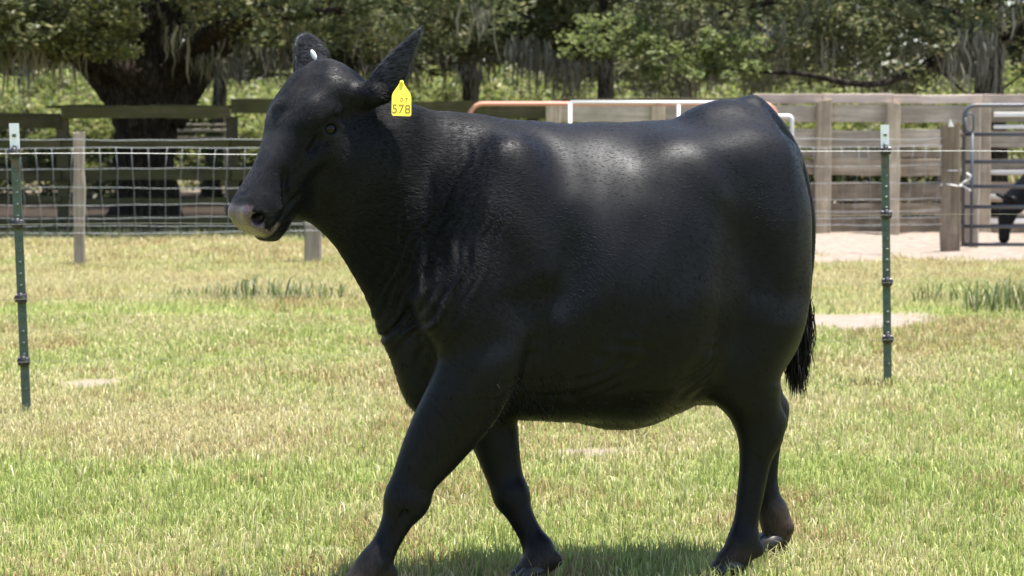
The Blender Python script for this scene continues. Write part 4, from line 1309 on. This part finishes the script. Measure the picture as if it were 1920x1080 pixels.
# ---- hooves: two claws on each foot
hm = Mat("hoof_horn")
hp = hm.coord("Object", (20, 20, 90))
hm.col(hm.ramp(hm.noise(hp, 1.0, 5, .6), [(.3, (.008, .007, .006)), (.7, (.026, .021, .017))]))
hm.set(Roughness=.5)
for (fu, fv, ang) in ((1.350, .14, 0), (.745, .012, 0), (.165, .15, 0), (-.130, -.15, -3)):
    H = Field((-.10, -.08, -.02), (.13, .08, .10), .004)
    for sg in (1, -1):
        H.chain([((-.012, sg * .022, .040), .022), ((.01, sg * .024, .036), .028), ((.05, sg * .022, .018), .020)], .006)
    s_, g_ = H.box((-.2, -.2, -.2), (.2, .2, .2))
    H.f[s_] = np.maximum(H.f[s_], .003 - g_[2])                     # flat sole
    H.f[s_] = np.maximum(H.f[s_], g_[2] - (.062 - .25 * g_[0]))     # hair line
    hv, hqd = H.surface()
    hv = smooth_mesh(hv, hqd, 2)
    a_ = math.radians(ang); ca, sa = math.cos(a_), math.sin(a_)
    if fu < 0:                                                     # trailing foot, heel lifted
        tp = math.radians(14); x_, z_ = hv[:, 0] - .06, hv[:, 2]
        hv = np.stack([.06 + x_ * math.cos(tp) + z_ * math.sin(tp), hv[:, 1], -x_ * math.sin(tp) + z_ * math.cos(tp)], 1)
    hv = np.stack([fu + hv[:, 0] * ca - hv[:, 1] * sa, fv + hv[:, 0] * sa + hv[:, 1] * ca, hv[:, 2]], 1)
    link("hoof", mesh_np("hoof", hv, hqd, smooth=True), hm.m, cow)

# ---- long hair: tail switch, belly and elbow tufts
def hair_mesh(name, roots, dirs, lens, width, droop=.5, wave=.012):
    n = len(roots); m = 6
    z = np.linspace(0, 1, m)
    d = np.array(dirs, float); d /= np.linalg.norm(d, axis=1, keepdims=True)
    g = np.array([0, 0, -1.0])
    cen = [np.array(roots, float)]
    L = np.array(lens)[:, None] / (m - 1)
    wob = RNG.normal(0, 1, (n, 3)) * wave
    for i in range(1, m):
        dd = d * (1 - droop * z[i]) + g * droop * z[i] + wob * math.sin(i * 1.3) * 8
        dd /= np.linalg.norm(dd, axis=1, keepdims=True)
        cen.append(cen[-1] + dd * L)
    cen = np.stack(cen, 1)
    a = RNG.uniform(0, np.pi, n)
    side = np.stack([np.cos(a), np.sin(a), 0 * a], 1)
    w = width * np.array([.7, 1, 1, .85, .6, .1])
    V = np.stack([cen - side[:, None] * w[None, :, None], cen + side[:, None] * w[None, :, None]], 2).reshape(-1, 3)
    i = (np.arange(n)[:, None, None] * 2 * m + np.arange(m - 1)[None, :, None] * 2) + np.array([0, 1, 3, 2])[None, None]
    return mesh_np(name, V, i.reshape(-1, 4))
hairm = Mat("long_black_hair"); hairm.set(Base_Color=(.006, .0055, .0055, 1), Roughness=.55, Specular_IOR_Level=.2)
n = 2400
tz = RNG.uniform(.63, .84, n)
rt = np.stack([np.interp(tz, [.64, .8], [-.138, -.157]) + RNG.normal(0, .013, n), -.02 + RNG.normal(0, .013, n), tz], 1)
dr = np.stack([RNG.normal(.0, .10, n), RNG.normal(.04, .10, n), -np.ones(n)], 1)
link("tail_switch", hair_mesh("tail_switch", rt, dr, RNG.uniform(.05, .14, n), .0015, .6, .02), hairm.m, cow)
# tufts behind the elbow and along the belly line
fn = np.zeros_like(cv); fa = np.cross(cv[cq[:, 1]] - cv[cq[:, 0]], cv[cq[:, 3]] - cv[cq[:, 0]])
for k in range(4): np.add.at(fn, cq[:, k], fa)
fn /= np.linalg.norm(fn, axis=1, keepdims=True) + 1e-9
elb = (np.abs(cv[:, 0] - .86) < .13) & (cv[:, 2] > .49) & (cv[:, 2] < .66) & (cv[:, 1] > .12)
bel = (cv[:, 2] < .60) & (cv[:, 2] > .44) & (cv[:, 0] > .2) & (cv[:, 0] < 1.1) & (np.abs(cv[:, 1]) < .32)
bri = (cv[:, 0] > 1.0) & (cv[:, 2] > .5) & (cv[:, 2] < .95) & (np.abs(cv[:, 1]) < .16)
idx = np.concatenate([RNG.choice(np.nonzero(elb)[0], 420), RNG.choice(np.nonzero(bel)[0], 900), RNG.choice(np.nonzero(bri)[0], 700)])
rl = np.concatenate([RNG.uniform(.010, .028, 420), RNG.uniform(.004, .012, 900), RNG.uniform(.006, .014, 700)])
dirs = fn[idx] * .55 + np.array([-.55, 0, -.75]) + RNG.normal(0, .18, (len(idx), 3))
link("belly_hair", hair_mesh("belly_hair", cv[idx] - fn[idx] * .002, dirs, rl, .0012, .4, .004), hairm.m, cow)

# ---- the short coat itself, strand by strand, lying along the way hair grows
def coat_hair(n=140000):
    a4 = np.linalg.norm(np.cross(cv[cq[:, 2]] - cv[cq[:, 0]], cv[cq[:, 3]] - cv[cq[:, 1]]), axis=1) * .5
    head_w = sstep(.62, .40, np.linalg.norm(cv[cq[:, 0]] - hd(.22, 0, -.1), axis=1))
    far = (fn[cq[:, 0], 1] < -.35)
    eye_w = 1.0
    for sg in (1, -1):
        eye_w = eye_w * sstep(.030, .042, np.linalg.norm(cv[cq[:, 0]] - hd(EYE[0], sg * (EYE[1] + .012), EYE[2]), axis=1))
    up_w = .18 + .42 * sstep(.66, .95, cv[cq[:, 0], 2]) + 1.8 * sstep(.72, .98, cv[cq[:, 0], 0]) * sstep(.70, .95, cv[cq[:, 0], 2])
    w = (1 - .45 * thin[cq[:, 0]]) * up_w * eye_w * a4 * (1 + .9 * head_w) * np.where(far, .45, 1.0) * (1 - bare[cq[:, 0]])
    f = RNG.choice(len(cq), n, p=w / w.sum())
    b = RNG.random((n, 2))
    q = cv[cq[f]]
    p0 = (q[:, 0] * ((1 - b[:, :1]) * (1 - b[:, 1:])) + q[:, 1] * (b[:, :1] * (1 - b[:, 1:])) + q[:, 2] * (b[:, :1] * b[:, 1:]) + q[:, 3] * ((1 - b[:, :1]) * b[:, 1:]))
    nn = fn[cq[f, 0]] + fn[cq[f, 2]]; nn /= np.linalg.norm(nn, axis=1, keepdims=True) + 1e-9
    hh = (p0 - HO) @ HR
    onhead = (sstep(.34, .20, np.linalg.norm(hh - np.array([.22, 0, -.10]), axis=1)))[:, None]
    leg = sstep(.62, .42, p0[:, 2])[:, None]
    dz = -.10 - .62 * sstep(1.18, .80, p0[:, 2] + .10 * (fbm(p0[:, 0] * 3, p0[:, 2] * 3, 79, 2) - .5))
    flow = np.stack([-.9 + 0 * dz, 0 * dz, dz], 1) * (1 - leg) + np.array([-.12, 0, -1.0]) * leg
    brow_dir = np.cross(nn, w2c((.10, -.74, .66)))                     # parted sideways over the brow and nose
    brow_dir *= np.sign(brow_dir[:, :1] * -.8 - brow_dir[:, 2:] * .3 + 1e-6)
    front = sstep(-.115, -.06, hh[:, 2])[:, None]
    flow_h = (HR[:, 0] * -.55 + HR[:, 2] * -.35 + np.array([-.4, 0, -.3])) * (1 - front) + brow_dir * front
    flow = flow * (1 - onhead) + flow_h * onhead
    # whorls and damp licks: the flow turns gently from place to place
    tw = (fbm(p0[:, 0] * 5 + 3, p0[:, 2] * 5 + p0[:, 1] * 4, 71, 3) - .5) * .6 + (fbm(p0[:, 0] * 22, p0[:, 2] * 22 + p0[:, 1] * 15, 77, 2) - .5) * .0
    flow = flow - nn * np.sum(flow * nn, 1, keepdims=True)
    flow /= np.linalg.norm(flow, axis=1, keepdims=True) + 1e-6
    side = np.cross(nn, flow)
    d = flow * np.cos(tw)[:, None] + side * np.sin(tw)[:, None] + RNG.normal(0, .045, (n, 3))
    L = RNG.uniform(.0055, .0095, n)
    L *= 1 - .35 * onhead[:, 0]
    L *= 1 + 1.1 * sstep(.62, .52, p0[:, 2]) * sstep(.40, .5, p0[:, 2]) + .5 * sstep(.95, 1.1, p0[:, 0]) * (1 - onhead[:, 0])
    L = L[:, None]
    lift = (.08 + .12 * RNG.random((n, 1)))
    p1 = p0 + (d * .5 + nn * lift * .6) * L
    p2 = p0 + (d * 1.0 + nn * lift * .75) * L
    p3 = p0 + (d * 1.55 + nn * lift * .70) * L
    P = np.stack([p0 - nn * .0008, p1, p2, p3], 1).reshape(-1, 3).astype(np.float32)
    hc = bpy.data.hair_curves.new("coat")
    hc.add_curves([4] * n)
    hc.attributes["position"].data.foreach_set("vector", P.ravel())
    at_r = hc.attributes.get("radius") or hc.attributes.new("radius", 'FLOAT', 'POINT')
    at_r.data.foreach_set("value", np.tile(np.array([.00025, .00024, .00018, .00006], np.float32), n))
    m = bpy.data.materials.new("coat_hair"); m.use_nodes = True
    t = m.node_tree; t.nodes.clear()
    h = t.nodes.new("ShaderNodeBsdfHairPrincipled")
    h.parametrization = 'COLOR'
    h.inputs["Color"].default_value = (.0020, .0020, .0024, 1)
    h.inputs["Roughness"].default_value = .29
    h.inputs["IOR"].default_value = 1.24
    h.inputs["Radial Roughness"].default_value = .40
    h.inputs["Random Roughness"].default_value = .3
    o = t.nodes.new("ShaderNodeOutputMaterial")
    t.links.new(h.outputs[0], o.inputs[0])
    hc.materials.append(m)
    ob = bpy.data.objects.new("coat", hc); C.objects.link(ob); ob.parent = cow
    return ob
coat_hair()

# ---- ear tags
yel = Mat("yellow_tag"); yel.set(Base_Color=(.93, .76, .06, 1), Roughness=.35)
ink = simple_mat("tag_print", (.24, .16, .01), .5)
def c2w(p): return COW_O + RW @ np.asarray(p, float)
tag_o = c2w(hd(.012, .170, -.145) + EAR1[0] * .022 + w2c((.028, -.03, 0)))
TAG_TOP = at(753, 153, tag_o[1])
tagr = tag(empty("ear_tag", tuple(TAG_TOP), math.radians(6)), "yellow numbered tag hanging from the cow's near ear", "ear tag")
tagr.rotation_euler = (math.radians(-14), math.radians(2), math.radians(6))
def plate(name, pts, t):
    n = len(pts)
    V = [(x, -t / 2, z) for x, z in pts] + [(x, t / 2, z) for x, z in pts]
    Fc = [tuple(range(n)), tuple(range(2 * n - 1, n - 1, -1))] + [(i, i + n, (i + 1) % n + n, (i + 1) % n) for i in range(n)]
    me = bpy.data.meshes.new(name); me.from_pydata(V, [], Fc); return me
pl = [(-.004, .0), (.004, 0), (.010, -.012), (.024, -.032), (.0275, -.042), (.0285, -.094), (.025, -.099), (-.023, -.099), (-.0265, -.094), (-.0265, -.042), (-.023, -.032), (-.010, -.012)]
link("plate", plate("plate", pl[::-1], .0025), yel.m, tagr)
def text_mesh(name, body, size, x, z, y, mat, parent):
    cu = bpy.data.curves.new(name, 'FONT'); cu.body = body; cu.size = size; cu.align_x = 'CENTER'; cu.extrude = .0004
    tmp = bpy.data.objects.new(name, cu); C.objects.link(tmp)
    bpy.context.view_layer.update()
    me = bpy.data.meshes.new_from_object(tmp.evaluated_get(bpy.context.evaluated_depsgraph_get()))
    bpy.data.objects.remove(tmp); bpy.data.curves.remove(cu)
    o = link(name, me, mat, parent)
    o.location = (x, y, z); o.rotation_euler = (math.pi / 2, 0, 0)
    return o
text_mesh("number", "578", .036, 0, -.091, -.0018, ink, tagr)
text_mesh("small_print", "1 0 7", .017, .001, -.058, -.0018, ink, tagr)
link("pin", ball_mesh("pin", (0, -.004, -.003), (.006, .004, .006), 10, 6), yel.m, tagr)
bt = c2w(hd(.03, -.14, -.085) + EAR2[0] * .050 + EAR2[2] * .012)
btn = tag(empty("ear_button", tuple(at(588, 103, bt[1])), 0), "small white oval button tag inside the cow's far ear", "ear tag")
b_ = link("disc", ball_mesh("disc", (0, 0, 0), (.0075, .005, .0165), 16, 10), MAT["white"], btn)
b_.rotation_euler = (0, math.radians(-24), 0)

# ------------------------------------------------------------------ the second cow behind the gate
def second_cow():
    root = tag(empty("cow", (6.97, 27.9, 0), math.radians(180)), "black cow with lowered head behind the dark pipe gate, cut off by the right edge", "cow")
    F = Field((-1.2, -.5, -.02), (1.5, .5, 1.35), .014)
    F.loft(np.eye(3), np.zeros(3), [(-.80, .12, 1.0, .75, .9), (-.65, .24, 1.14, .6, .86), (-.4, .29, 1.18, .5, .84), (0, .33, 1.15, .42, .80),
        (.35, .30, 1.14, .45, .80), (.6, .22, 1.08, .52, .82), (.75, .12, .98, .62, .8)], .02)
    F.cap((.55, 0, .88), (1.02, 0, .50), .24, .15, .10, sv=.7)
    F.chain([((1.06, 0, .46), .115), ((1.12, 0, .32), .105), ((1.15, 0, .16), .072), ((1.155, 0, .06), .066)], .03, sv=.85)
    for sg in (1, -1):
        F.cap((1.05, sg * .07, .49), (1.20, sg * .22, .57), .035, .022, .03)
        F.chain([((.50, sg * .16, .7), .12), ((.52, sg * .14, .42), .06), ((.52, sg * .13, .1), .045), ((.55, sg * .13, .04), .055)], .03)
        F.chain([((-.55, sg * .16, .75), .16), ((-.62, sg * .15, .45), .07), ((-.58, sg * .15, .1), .045), ((-.55, sg * .15, .04), .055)], .03)
    F.chain([((-.78, 0, 1.08), .04), ((-.86, 0, .8), .025), ((-.84, 0, .45), .035)], .03)
    v, q = F.surface()
    v = smooth_mesh(v, q, 2)
    link("body", mesh_np("body", v, q, smooth=True), MAT["coat"], root)
second_cow()
